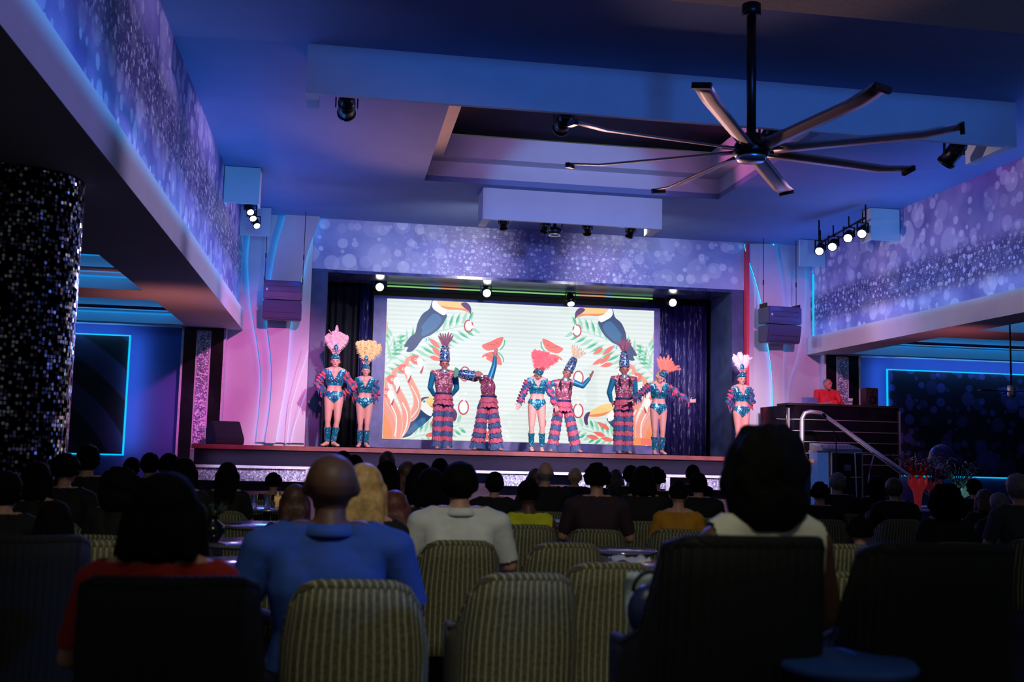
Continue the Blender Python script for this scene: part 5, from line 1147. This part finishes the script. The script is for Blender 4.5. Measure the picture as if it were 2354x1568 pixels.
x5, y5 = t5.location.x, t5.location.y
t = thing('dinner_plate', 'white plate on the mid right table', 'plate', (x5-.12, y5-.1, .762)); bm = NB(); add_lathe(bm, [(0, 0), (.07, 0), (.13, .02), (.128, .025), (.07, .008), (0, .008)], n=28); obj('plate_body', bm, mat('china', (225, 225, 235), .2), t)
def napkin(x, y, z, s, lab):
    bm = NB(); n = 8; G = [[bm.verts.new((s*(i/n-.5), s*(j/n-.5)*.8, .004+.05*abs(noise.noise(V(i*.45+x*9, j*.45, 1)))+.01*math.sin(i))) for j in range(n+1)] for i in range(n+1)]
    for i in range(n):
        for j in range(n): f = bm.faces.new((G[i][j], G[i+1][j], G[i+1][j+1], G[i][j+1])); f.smooth = True
    t = obj('paper_napkin', bm, mat('napkin', (220, 222, 235), .8)); t.location = (x, y, z); so = t.modifiers.new('s', 'SOLIDIFY'); so.thickness = .002; tag(t, lab, 'napkin')
napkin(x5+.1, y5-.05, .765, .26, 'crumpled white napkin beside the plate on the mid right table'); napkin(t7.location.x-.0, t7.location.y-.05, .765, .2, 'flat white napkin on the table behind the pale wicker chair')
t = thing('coffee_cup', 'small white cup near the woman in the yellow top', 'cup', (t8.location.x, t8.location.y-.05, .762)); bm = NB(); add_lathe(bm, [(0, 0), (.03, 0), (.04, .09), (.036, .09), (.026, .01), (0, .01)], n=18); obj('cup_body', bm, mat('china', (225, 225, 235), .2), t)
bm = NB(); add_tube(bm, [(.036, 0, .02), (.06, 0, .035), (.06, 0, .06), (.038, 0, .075)], .005, 6); obj('cup_handle', bm, mat('china', (225, 225, 235), .2), t); bm = NB(); add_lathe(bm, [(0, 0), (.06, .002), (.075, .01), (.05, .005), (0, .004)], n=20); obj('saucer', bm, mat('china', (225, 225, 235), .2), t)
# tinsel centrepieces
def centrepiece(px, py, d, c1_, c2_, h, lab):
    p = atY(px, py, d); t = thing('tinsel_centrepiece', lab, 'centrepiece', (p.x, d, .762)); rnd = random.Random(px)
    tb = thing('pedestal_table', 'dark round table under the %s' % lab.split(' centrepiece')[0]+' centrepiece', 'table', (p.x, d, 0), group='glossy round tables in the audience'); bm = NB(); add_lathe(bm, [(0, .73), (.34, .73), (.35, .745), (.34, .76), (0, .76)], n=30); obj('table_top', bm, TOP, tb); bm = NB(); add_cyl(bm, (0, 0, 0), (0, 0, .73), .04); obj('pedestal', bm, METALB, tb)
    bm = NB(); n = 16; rows = [[bm.verts.new((r_*math.cos(2*PI*i/n), r_*math.sin(2*PI*i/n), z+(dz if i % 2 else 0))) for i in range(n)] for r_, z, dz in ((.03, 0, 0), (.06, h*.5, 0), (.12, h, -.12))]
    for a_, b_ in zip(rows, rows[1:]):
        for i in range(n): bm.faces.new((a_[i], a_[(i+1) % n], b_[(i+1) % n], b_[i]))
    bm.faces.new(rows[0]); o = obj('foil_cone', bm, mat('foil_'+str(c1_[0]), c1_, .3, .2, emit=c1_, strength=.1), t); so = o.modifiers.new('s', 'SOLIDIFY'); so.thickness = .003
    bm = NB()
    for i in range(60):
        a_ = rnd.uniform(0, 6.3); L = rnd.uniform(.15, .42); s = V(.05*math.cos(a_), .05*math.sin(a_), h*.9); m_ = s+V(.5*L*math.cos(a_), .5*L*math.sin(a_), L*.8); e = m_+V(.3*L*math.cos(a_), .3*L*math.sin(a_), -.1*L); add_tube(bm, [s, m_, e], [.003, .005, .004], 4)
    obj('tinsel_strands', bm, sequin('tinsel_'+str(c2_[0]), c2_, (255, 240, 230), 60, .8, .9, .25), t)
centrepiece(2110, 1140, 12.5, (225, 60, 70), (150, 40, 60), .42, 'red foil and tinsel centrepiece'); centrepiece(2207, 1120, 12.5, (150, 225, 220), (110, 110, 100), .3, 'pale green foil centrepiece with silver tinsel')
centrepiece(2145, 1130, 13.3, (130, 40, 60), (140, 50, 60), .36, 'dull red tinsel centrepiece behind the bright red one')
p = atY(2165, 1062, 14.5); t = thing('balloon', 'purple balloon floating above the red tinsel', 'balloon', p); bm = NB(); add_ell(bm, (0, 0, 0), (.2, .2, .26), 24, 16); add_caps(bm, (0, 0, -.26), (0, 0, -.29), .01, .02, 8, 2); obj('balloon_skin', bm, mat('balloon', (60, 50, 120), .3), t); bm = NB(); add_cyl(bm, (0, 0, -.28), (.0, 0, .0-p.z), .003, n=5); obj('string', bm, METALB, t)
# ================================================================== CHAIRS
def wicker(name, dk, lt):
    m = bpy.data.materials.new(name); m.use_nodes = True; nt = m.node_tree; b = nt.nodes['Principled BSDF']; b.inputs['Roughness'].default_value = .7
    uv = nd(nt, 'ShaderNodeUVMap'); sp = nd(nt, 'ShaderNodeSeparateXYZ'); nt.links.new(uv.outputs[0], sp.inputs[0])
    s = math_(nt, 'SINE', math_(nt, 'MULTIPLY', sp.outputs[0], 2*PI/.032)); r = math_(nt, 'MULTIPLY_ADD', s, .5, .5, clamp=True); rib = math_(nt, 'POWER', r, 5)
    wv = math_(nt, 'MULTIPLY', math_(nt, 'SINE', math_(nt, 'MULTIPLY', sp.outputs[1], 2*PI/.009)), math_(nt, 'SINE', math_(nt, 'MULTIPLY', sp.outputs[0], 2*PI/.016)))
    n = nd(nt, 'ShaderNodeTexNoise'); n.inputs['Scale'].default_value = 60; nt.links.new(uv.outputs[0], n.inputs[0])
    f = math_(nt, 'ADD', math_(nt, 'MULTIPLY', rib, .75), math_(nt, 'MULTIPLY_ADD', wv, .12, math_(nt, 'MULTIPLY_ADD', n.outputs['Fac'], .5, -.15)), clamp=True)
    nt.links.new(mixc(nt, f, lin(dk), lin(lt)), b.inputs['Base Color'])
    bp = nd(nt, 'ShaderNodeBump'); bp.inputs['Strength'].default_value = .8; bp.inputs['Distance'].default_value = .006; nt.links.new(math_(nt, 'ADD', rib, math_(nt, 'MULTIPLY', wv, .3)), bp.inputs['Height']); nt.links.new(bp.outputs[0], b.inputs['Normal']); return m
WK = wicker('pale_wicker', (72, 68, 46), (204, 200, 160)); WK_SHADED = wicker('dark_wicker', (22, 21, 22), (36, 34, 34))  # second wicker has the foreground's lack of light put into its colour
def make_chair(lab, wk, group, tall=False):
    t = thing('wicker_armchair', lab, 'chair', (0, 0, 0), group=group); T = .035
    # plan of the shell: from the left arm front round the back to the right arm front
    plan = [(-.285, .26), (-.29, .1), (-.285, -.06), (-.265, -.18), (-.225, -.25), (-.17, -.285), (-.06, -.3), (.06, -.3), (.17, -.285), (.225, -.25), (.265, -.18), (.285, -.06), (.29, .1), (.285, .26)]
    top = [.63, .64, .665, .80, .865, .885, .888, .888, .885, .865, .80, .665, .64, .63]
    if tall: top = [.6, .61, .66, .87, .885, .888, .888, .888, .888, .885, .87, .66, .61, .6]
    def up(i, z, off):
        x, y = plan[i]; x0, y0 = plan[max(i-1, 0)]; x1, y1 = plan[min(i+1, len(plan)-1)]; tx, ty = x1-x0, y1-y0; l = math.hypot(tx, ty); nx, ny = ty/l, -tx/l
        rake = -.05*max(0, (z-.45))/.4*(1 if y < 0 else 0); nar = 1-(.02 if tall else .12)*max(0, z-.65)/.23; return V((x+nx*off)*nar, y+ny*off+rake, z)
    pl = []; 
    bm = NB(); lay = bm.loops.layers.uv.new('uv'); s = [0]
    for i in range(1, len(plan)): s.append(s[-1]+math.hypot(plan[i][0]-plan[i-1][0], plan[i][1]-plan[i-1][1]))
    K = 7; G = {}
    for side, off in (('o', -T/2), ('i', T/2)):
        for i in range(len(plan)):
            for j in range(K+1): G[side, i, j] = bm.verts.new(up(i, .3+(top[i]-.3)*j/K, -off))
    def quad(vs, uvs, sm=True):
        f = bm.faces.new(vs); f.smooth = sm
        for lp, q in zip(f.loops, uvs): lp[lay].uv = q
    for side in 'oi':
        for i in range(len(plan)-1):
            for j in range(K):
                q = [(i, j), (i+1, j), (i+1, j+1), (i, j+1)]; quad([G[side, a_, b_] for a_, b_ in q], [(s[a_], .3+(top[a_]-.3)*b_/K) for a_, b_ in q])
    for i in range(len(plan)-1):
        for j in (0, K): quad([G['o', i, j], G['o', i+1, j], G['i', i+1, j], G['i', i, j]], [(s[i], 0), (s[i+1], 0), (s[i+1], .03), (s[i], .03)], False)
    for i in (0, len(plan)-1):
        for j in range(K): quad([G['o', i, j], G['i', i, j], G['i', i, j+1], G['o', i, j+1]], [(0, 0), (.03, 0), (.03, .1), (0, .1)], False)
    bmesh.ops.recalc_face_normals(bm, faces=bm.faces); sh = obj('woven_shell', bm, wk, t, recalc=False)
    bm = NB(); lay = None; add_tube(bm, [up(i, top[i], 0) for i in range(len(plan))], .02, 8)
    l = bm.loops.layers.uv.new('uv')
    for f in bm.faces:
        for lp in f.loops: lp[l].uv = (lp.vert.co.x*1.0+lp.vert.co.y, lp.vert.co.z)
    obj('rolled_rim', bm, wk, sh, recalc=False)
    bm = NB(); add_box(bm, (-.27, -.27, .3), (.27, .27, .36)); obj('seat_frame', bm, WK_SHADED, t)
    bm = NB(); add_box(bm, (-.25, -.26, .362), (.25, .27, .44)); bmesh.ops.bevel(bm, geom=bm.edges[:], offset=.025, segments=3, affect='EDGES'); obj('seat_cushion', bm, mat('cushion', (60, 56, 60), .9), t)
    for x in (-1, 1):
        for y in (-1, 1): bm = NB(); add_cyl(bm, (x*.23, y*.22, .3), (x*.25, y*.25, 0), .024, .018, 10); obj('leg', bm, METALB, t)
    return t
chairP = make_chair('pale ribbed wicker armchair directly behind the bald man in blue', WK, 'wicker armchairs in the audience')
chairShaded = make_chair('near-black wicker armchair, back toward us at the lower left', WK_SHADED, 'wicker armchairs in the audience', True)
def place(proto, px, d, ztop, rz, lab, w=1.0, first=[]):
    p = atY(px, 1200, d); key = proto.name
    if key not in first: first.append(key); o = proto; o['label'] = lab
    else: o = dup(proto, label=lab)
    o.location = (p.x, d+.3, 0); o.rotation_euler = (0, 0, rz); o.scale = (w, w, ztop/.905); return o
place(chairP, 832, 3.62, .915, -.05, 'pale ribbed wicker armchair directly behind the bald man in blue', .86)
place(chairP, 1213, 4.05, .89, .02, 'empty dark-sided wicker armchair with blue rim light, right of the bald man', .82)
place(chairP, 1062, 5.55, .885, 0, 'wicker armchair of the man in the white polo shirt', .82)
place(chairP, 1218, 6.8, .885, 0, 'wicker armchair of the woman in the yellow top', .8)
place(chairP, 1308, 5.65, .87, .0, 'dim wicker armchair just above the empty blue-rimmed one', .82)
place(chairP, 1412, 4.6, .875, .0, 'pale wicker armchair partly hidden by the big-haired woman', .82)
place(chairP, 212, 4.9, .92, .1, 'dim wicker armchair left of the woman in the red top', .82)
place(chairShaded, 20, 4.4, .98, .25, 'very dark wicker armchair cut by the left edge of the photo', .82)
place(chairP, 40, 2.35, .80, .75, 'nearest wicker armchair, only its blue-lit arm showing at bottom left', 1.0)
place(chairP, 1952, 5.7, .875, -.05, 'wicker armchair seen in the gap between the two black chairs, farther', .82)
place(chairP, 1950, 4.7, .83, .0, 'wicker armchair with purple rim in the gap between the two black chairs, nearer', .82)
place(chairShaded, 380, 3.0, .995, .05, 'near-black wicker armchair of the woman in the red top', .86)
place(chairShaded, 1733, 2.95, 1.125, .02, 'tall black armchair of the big-haired woman', .92)
place(chairShaded, 2195, 2.95, 1.11, -.05, 'tall black armchair filling the lower right corner', .9)
# ================================================================== AUDIENCE
def seated(woman):
    J = {}; W_ = .165 if woman else .19
    J['pel'] = V(0, 0, .55); J['chest'] = V(0, -.04, .85); J['shL'] = V(-W_, -.04, .972); J['shR'] = V(W_, -.04, .972); J['neck'] = V(0, -.03, 1.06); J['head'] = V(0, 0, 1.18); J['hup'] = V(0, .03, 1); J['hfwd'] = V(0, 1, 0); J['fwd'] = V(0, 1, 0)
    for s_, q in (('L', -1), ('R', 1)):
        J['hip'+s_] = V(q*.09, .02, .53); J['kn'+s_] = V(q*.12, .43, .53); J['an'+s_] = V(q*.12, .46, .09); J['toe'+s_] = V(q*.13, .6, .04); J['el'+s_] = V(q*(W_+.07), .0, .74); J['wr'+s_] = V(q*.17, .24, .68); J['hd'+s_] = V(-q*.3, 1, -.1); J['pn'+s_] = V(0, 0, -1)
    J['calf'] = V(0, -.02, 0); J['curl'] = .4
    me, g, R = build_body(J, woman, 1, 1, .0115); return me, J, g, R
SK1 = mat('skin_light', (196, 146, 126), .55); SK2 = mat('skin_brown', (92, 62, 50), .55)
BASE = {}
for wn in (False, True):
    me, J, g, R = seated(wn)
    # V-shaped neckline and sleeves to above the elbow
    nk = J['neck']
    def arm_(p, J=J): return min(seg_t(p, J['el'+s_], J['wr'+s_])[1] for s_ in 'LR')
    shp = lambda p, nk=nk, J=J, wn=wn: .56 < p.z < 1.05-(.02 if wn else 0) and p.y < .2 and not (arm_(p) < .055 and p.z < .80) and (p-V(0, .02, 1.1)).length > (.07 if wn else .065)
    trs = lambda p: p.z < .60 and not p.z < .1 and not (p.z > .585 and p.y > .12) and arm_(p) > .05
    shm = NB(); shm = garment(me, shp, .014); s_me = bpy.data.meshes.new('shirt'); shm.to_mesh(s_me); shm.free()
    tk = garment(me, trs, .012); t_me = bpy.data.meshes.new('trousers'); tk.to_mesh(t_me); tk.free()
    tank = garment(me, lambda p, nk=nk: .56 < p.z < 1.045 and (p-V(0, .02, 1.1)).length > .07 and p.y < .2 and abs(p.x) < .17 and arm_(p) > .05, .013); k_me = bpy.data.meshes.new('tank'); tank.to_mesh(k_me); tank.free()
    hm = {}; H0 = J['head']
    def cap(pred, off, disp=None): 
        b_ = garment(me, pred, off, disp); m_ = bpy.data.meshes.new('hair'); b_.to_mesh(m_); b_.free(); return m_
    onhead = lambda p: (p-H0).length < .16
    hm['short'] = cap(lambda p: onhead(p) and (p.z > H0.z+.03 or (p.y < .0 and p.z > H0.z-.07)) and not (p.y > .05 and p.z < H0.z+.06) and abs(p.x) < .084, .011, lambda c: .006*noise.noise(c*60))
    hm['bald'] = cap(lambda p: onhead(p) and p.y < .02 and H0.z-.07 < p.z < H0.z+.0 and abs(p.x) < .09, .0015)
    def blob(fn, vx=.012):
        b_ = NB(); fn(b_); return remesh(b_, vx, 2)
    def longf(b_, L=.3, w=1.0):
        add_ell(b_, g(0, -.015, .025), (.094, .105, .102)); add_ell(b_, g(0, -.045, -.06), (.1*w, .075, .11))
        for q in (-1, 0, 1): add_caps(b_, g(q*.05, -.06, -.05), g(q*.075*w, -.09, -.1-L), .055, .03, 10, 3)
        for q in (-1, 1): add_caps(b_, g(q*.085, -.01, -.0), g(q*.1*w, -.02, -.12-L*.4), .032, .025, 10, 3)
    hm['long'] = blob(longf); hm['bob'] = blob(lambda b_: longf(b_, .02, 1.1))
    def big(b_):
        rn = random.Random(4); add_ell(b_, g(0, -.03, .0), (.128, .125, .135)); add_ell(b_, g(0, -.05, -.09), (.13, .10, .10))
        for i in range(46): a_, c_ = rn.uniform(0, 6.28), rn.uniform(-.9, .95); add_ell(b_, g(.115*math.cos(a_)*math.sqrt(1-c_*c_), -.03+.11*math.sin(a_)*math.sqrt(1-c_*c_)-(.03 if math.sin(a_) > .3 else 0), -.01+.125*c_), (.032, .032, .04), 8, 6)
    hm['big'] = blob(big)
    def curl(b_):
        rn = random.Random(9); add_ell(b_, g(0, -.02, .03), (.095, .1, .095))
        for i in range(60): a_, c_ = rn.uniform(0, 6.28), rn.uniform(-.5, 1); add_ell(b_, g(.095*math.cos(a_)*math.sqrt(1-c_*c_), -.03+.09*math.sin(a_)*math.sqrt(1-c_*c_), .02+.1*c_), (.022,)*3, 6, 5)
    hm['curly'] = blob(curl, .009)
    def bun(b_): add_ell(b_, g(0, -.02, .03), (.09, .1, .09)); add_ell(b_, g(0, -.09, .09), (.045, .045, .045))
    hm['bun'] = blob(bun)
    def pony(b_): add_ell(b_, g(0, -.02, .03), (.09, .1, .09)); add_caps(b_, g(0, -.1, .05), g(0, -.15, -.05), .03, .035, 8, 3); add_caps(b_, g(0, -.15, -.05), g(0, -.12, -.25), .035, .015, 8, 3)
    hm['pony'] = blob(pony)
    ey = NB()
    for q in (-1, 1): add_ell(ey, g(q*.031, .082, .012), (.013, .008, .007), 8, 6)
    e_me = bpy.data.meshes.new('eyes'); ey.to_mesh(e_me); ey.free()
    shb = NB()
    for q in (-1, 1): add_caps(shb, (q*.12, .45, .05), (q*.13, .61, .045), .05, .042, 10, 3)
    f_me = bpy.data.meshes.new('shoes'); shb.to_mesh(f_me); shb.free()
    BASE[wn] = dict(body=me, shirt=s_me, trousers=t_me, tank=k_me, hair=hm, eyes=e_me, shoes=f_me)
    for m_ in [me, s_me, t_me, k_me, e_me, f_me]+list(hm.values()):
        m_.materials.clear(); m_.materials.append(BLACK)
        for p_ in m_.polygons: p_.use_smooth = True
for m_ in (HR_ := [mat('hair_black', (10, 8, 9), .85, var=.3, scale=30, bump=.3)]): m_.node_tree.nodes['Principled BSDF'].inputs['Specular IOR Level'].default_value = .12
def child(name, me, m, par):
    o = bpy.data.objects.new(name, me); C.objects.link(o); o.parent = par; o.material_slots[0].link = 'OBJECT'; o.material_slots[0].material = m; return o
CLO = {k_: mat('cloth_'+k_, v_, .85, var=.1, scale=12) for k_, v_ in dict(black=(16, 16, 20), navy=(30, 44, 92), blue=(40, 78, 165), white=(228, 230, 232), cream=(214, 212, 196), yellow=(205, 205, 30), amber=(190, 130, 30), red=(170, 34, 26), grey=(60, 62, 66), plum=(50, 30, 44), jeans=(40, 50, 80), aqua=(150, 190, 220)).items()}  # black crowd clothes: the unlit look is put into the cloth colour
HR = dict(sh=mat('shaved_scalp', (96, 62, 50), .55), d=mat('hair_black', (10, 8, 9), .85, var=.3, scale=30, bump=.3), b=HAIRB, g=HAIRG, br=HAIRBR, r=mat('hair_auburn', (110, 56, 36), .5, var=.3, scale=30, bump=.3))
BG = dup
def person(px, py, d, woman, hair, hc, shirt, desc, dark=True, chair=True, sc=None, rz=0, top='shirt', wide=1.0, dx=0, skin=SK1):
    p = atY(px, py, d); tops = {'short': 1.305, 'bald': 1.293, 'long': 1.305, 'bob': 1.305, 'big': 1.325, 'curly': 1.32, 'bun': 1.31, 'pony': 1.3}[hair]
    s = p.z/tops; B = BASE[woman]; o = bpy.data.objects.new('person', B['body']); C.objects.link(o); o.material_slots[0].link = 'OBJECT'; o.material_slots[0].material = skin
    o.location = (p.x, d, 0); o.rotation_euler = (0, 0, rz); o.scale = (s*wide, s*wide, s); tag(o, desc, 'person', 'seated audience')
    child('hair', B['hair'][hair], HR[hc], o); child('shirt' if top == 'shirt' else 'tank_top', B[top], CLO[shirt], o); child('trousers', B['trousers'], CLO['black' if dark else 'jeans'], o); child('shoes', B['shoes'], BLACK, o); child('eyes', B['eyes'], EYES, o)
    if 'polo' in desc or 'bald broad' in desc:
        b_ = NB(); add_lathe(b_, [(.068, 1.052), (.076, 1.055), (.092, 1.022), (.088, 1.015)], (0, -.035, 0), 24); c_ = obj('collar', b_, CLO[shirt], o)
    if chair:
        c = dup(chairP if not chair == 'd' else chairShaded, label='wicker armchair holding the '+desc[:1].lower()+desc[1:]); c.location = (p.x, d+.03, 0); c.rotation_euler = (0, 0, rz); c.scale = (.86, .86, .88)
        if len(c['label'].split()) > 16: c['label'] = ' '.join(c['label'].split()[:16])
    return o
# foreground
person(765, 1045, 3.95, False, 'bald', 'sh', 'blue', 'bald broad man in a blue shirt, centre left foreground', chair=False, wide=1.16, dark=False, skin=SK2)
person(385, 1083, 3.35, True, 'bob', 'd', 'red', 'dark-haired woman in a red top, lower left foreground', chair=False, wide=1.08)
person(1748, 967, 3.3, True, 'big', 'd', 'cream', 'woman with big black hair in a cream top, large in the right foreground', chair=False, top='tank', wide=.95, skin=SK2)
person(838, 1064, 5.1, True, 'long', 'b', 'black', 'long-haired blonde woman close to the right of the bald man')
person(1058, 1060, 5.8, False, 'short', 'd', 'white', 'man in a white polo shirt seen from behind', chair=False, wide=1.1)
person(1215, 1098, 7.1, True, 'bun', 'd', 'yellow', 'dark-skinned woman in a bright yellow sleeveless top', chair=False, top='tank', skin=SK2)
person(680, 1112, 6.6, True, 'long', 'br', 'black', 'brown-haired woman half hidden left of the bald man', wide=.95)
# left crowd
L_ = [(205, 1022, 9.0, 0, 'short', 'd', 'black', 'tall dark man in profile before the cyan-lit picture'), (155, 1040, 8.2, 0, 'curly', 'd', 'black', 'curly dark head at the foot of the sequin column'),
 (347, 1040, 10.6, 0, 'short', 'd', 'black', 'round-headed man before the purple wall, left of two together'), (390, 1041, 9.7, 0, 'short', 'd', 'navy', 'man before the purple wall, right of two together'),
 (427, 1052, 8.7, 1, 'long', 'd', 'black', 'long-haired woman below the black pilaster at the left'), (305, 1051, 11.5, 0, 'short', 'd', 'black', 'small head behind the curly woman at the left'),
 (283, 1068, 7.0, 1, 'big', 'd', 'black', 'woman with a wide mass of curly hair at the left'), (525, 1062, 9.6, 1, 'long', 'd', 'black', 'woman with long straight hair before the left glitter skirt'),
 (630, 1085, 11.5, 1, 'curly', 'd', 'black', 'curly-haired woman beyond the table of glasses'), (18, 1082, 6.1, 0, 'short', 'd', 'black', 'dark figure at the extreme left edge'), (88, 1060, 7.4, 1, 'bob', 'd', 'black', 'dark bobbed head in front of the sequin column'),
 (130, 1150, 5.6, 1, 'bob', 'd', 'plum', 'dim woman sitting low at the left, before the dim wicker chair'),
 (790, 1036, 11.4, 0, 'short', 'd', 'black', 'dark head peeking just above the bald man'), (815, 1045, 10.1, 0, 'short', 'd', 'black', 'dark head touching the bald man on the right'),
 (891, 1037, 12.4, 0, 'short', 'br', 'black', 'short-haired man highest in the centre left crowd'), (890, 1058, 8.7, 1, 'long', 'd', 'black', 'dark long-haired woman right of the blonde'),
 (937, 1060, 9.5, 1, 'long', 'br', 'black', 'brown long-haired woman in the centre left crowd'), (968, 1063, 7.9, 1, 'long', 'd', 'black', 'dark long-haired woman left of the man in white'),
 (908, 1126, 6.2, 1, 'bob', 'r', 'plum', 'short auburn-haired woman sitting low behind the blonde'), (1012, 1053, 10.9, 0, 'short', 'd', 'black', 'short-haired man just left of the white polo head'),
 (992, 1075, 7.0, 1, 'bob', 'd', 'black', 'dark bobbed woman against the shoulder of the man in white'),
 (1138, 1084, 9.4, 0, 'short', 'd', 'black', 'small dark man right of the man in white'), (1254, 1063, 10.2, 0, 'bald', 'g', 'black', 'balding man with rim-lit scalp in the centre'), (1232, 1076, 11.0, 1, 'bob', 'br', 'black', 'woman half hidden behind the balding man'),
 (1322, 1075, 12.5, 0, 'short', 'b', 'black', 'fair short-haired man between two dark heads'), (1373, 1062, 8.0, 0, 'curly', 'd', 'plum', 'broad man with thick dark hair right of centre'),
 (1415, 1078, 12.8, 1, 'bob', 'br', 'black', 'small brown head right of the broad dark man'), (1450, 1069, 11.5, 0, 'short', 'd', 'black', 'short-haired head left of the tall dark pair'), (1478, 1070, 9.0, 1, 'bob', 'd', 'black', 'dark bobbed woman before the tinsel curtain'),
 (1508, 1072, 10.5, 0, 'curly', 'd', 'black', 'curly head before the tinsel curtain'), (1560, 1104, 8.1, 1, 'bun', 'd', 'amber', 'woman in an amber top left of the big-haired woman'), (1605, 1086, 9.6, 0, 'short', 'd', 'black', 'dark head against the cheek of the big-haired woman'), (1593, 1068, 12.5, 0, 'short', 'd', 'black', 'far small head just above the one beside the big hair'),
 (1884, 1106, 9.6, 0, 'curly', 'd', 'black', 'curly-headed figure just right of the big-haired woman'), (1925, 1086, 10.6, 0, 'short', 'g', 'black', 'man with a rim-lit ear before the flight case'), (2012, 1094, 11.5, 1, 'long', 'd', 'black', 'long-haired woman right of the flight case'), (2054, 1098, 9.8, 0, 'short', 'br', 'black', 'man with a rim-lit face left of the red tinsel'),
 (2168, 1108, 7.2, 1, 'big', 'd', 'black', 'woman with a huge mass of hair below the pale green centrepiece'), (2238, 1100, 11.0, 0, 'short', 'd', 'black', 'dark head right of the pale green centrepiece'), (2262, 1124, 9.6, 1, 'bob', 'br', 'black', 'low bobbed head near the blue light bar'), (2295, 1132, 8.5, 0, 'short', 'g', 'black', 'grey-haired head third from the right edge'),
 (2338, 1088, 7.6, 0, 'short', 'g', 'grey', 'man in a grey shirt at the right edge'), (1976, 1184, 6.4, 1, 'curly', 'd', 'black', 'small child-sized head above the gap between the black chairs')]  # the black chairs are wicker ones with shade put into their colour
for q in L_: person(q[0], q[1], q[2], bool(q[3]), *q[4:7], q[7], rz=random.uniform(-.15, .1)-.12)

# ---- things around the big-haired woman's chair
p = atZ(1945, 1515, .78); t = thing('side_table', 'small table with a bright blue lit top between the two black chairs', 'table', (p.x, p.y, 0)); bm = NB(); add_lathe(bm, [(0, .75), (.19, .75), (.2, .765), (.19, .78), (0, .78)], n=30); obj('table_top', bm, mat('blue_top', (70, 120, 220), .5), t); bm = NB(); add_cyl(bm, (0, 0, 0), (0, 0, .75), .03); obj('pedestal', bm, METALB, t)  # blue light on the table top put into its colour
p = atY(1495, 1345, 3.25); t = thing('handbag', 'dark blue handbag hung on the left arm of the tall black chair', 'bag', (p.x, 3.25, p.z-.1)); bm = NB(); add_ell(bm, (0, 0, .02), (.075, .05, .085)); add_ell(bm, (.03, 0, -.02), (.07, .05, .06)); mobj('bag_body', remesh(bm, .008, 2), mat('bag_navy', (36, 44, 96), .35), t); bm = NB(); add_tube(bm, [V(.055*math.cos(a_), 0, .08+.06*math.sin(a_)) for a_ in [PI*i/10 for i in range(11)]], .007, 6); obj('bag_strap', bm, BLACK, t)
p = atY(1512, 1440, 3.3); n = 16; bm = NB(); G = [[bm.verts.new((-.09+.18*i/n, .02*math.sin(i*.9+j*.2)+.03*math.sin(j*.35), .16-.34*j/n)) for j in range(n+1)] for i in range(n+1)]
for i in range(n):
    for j in range(n): f = bm.faces.new((G[i][j], G[i+1][j], G[i+1][j+1], G[i][j+1])); f.smooth = True
t = obj('shawl', bm, mat('shawl_pale', (190, 205, 215), .85)); t.location = (p.x, 3.3, p.z); so = t.modifiers.new('s', 'SOLIDIFY'); so.thickness = .012; tag(t, 'pale shawl hanging beside the left arm of the tall black chair', 'shawl')
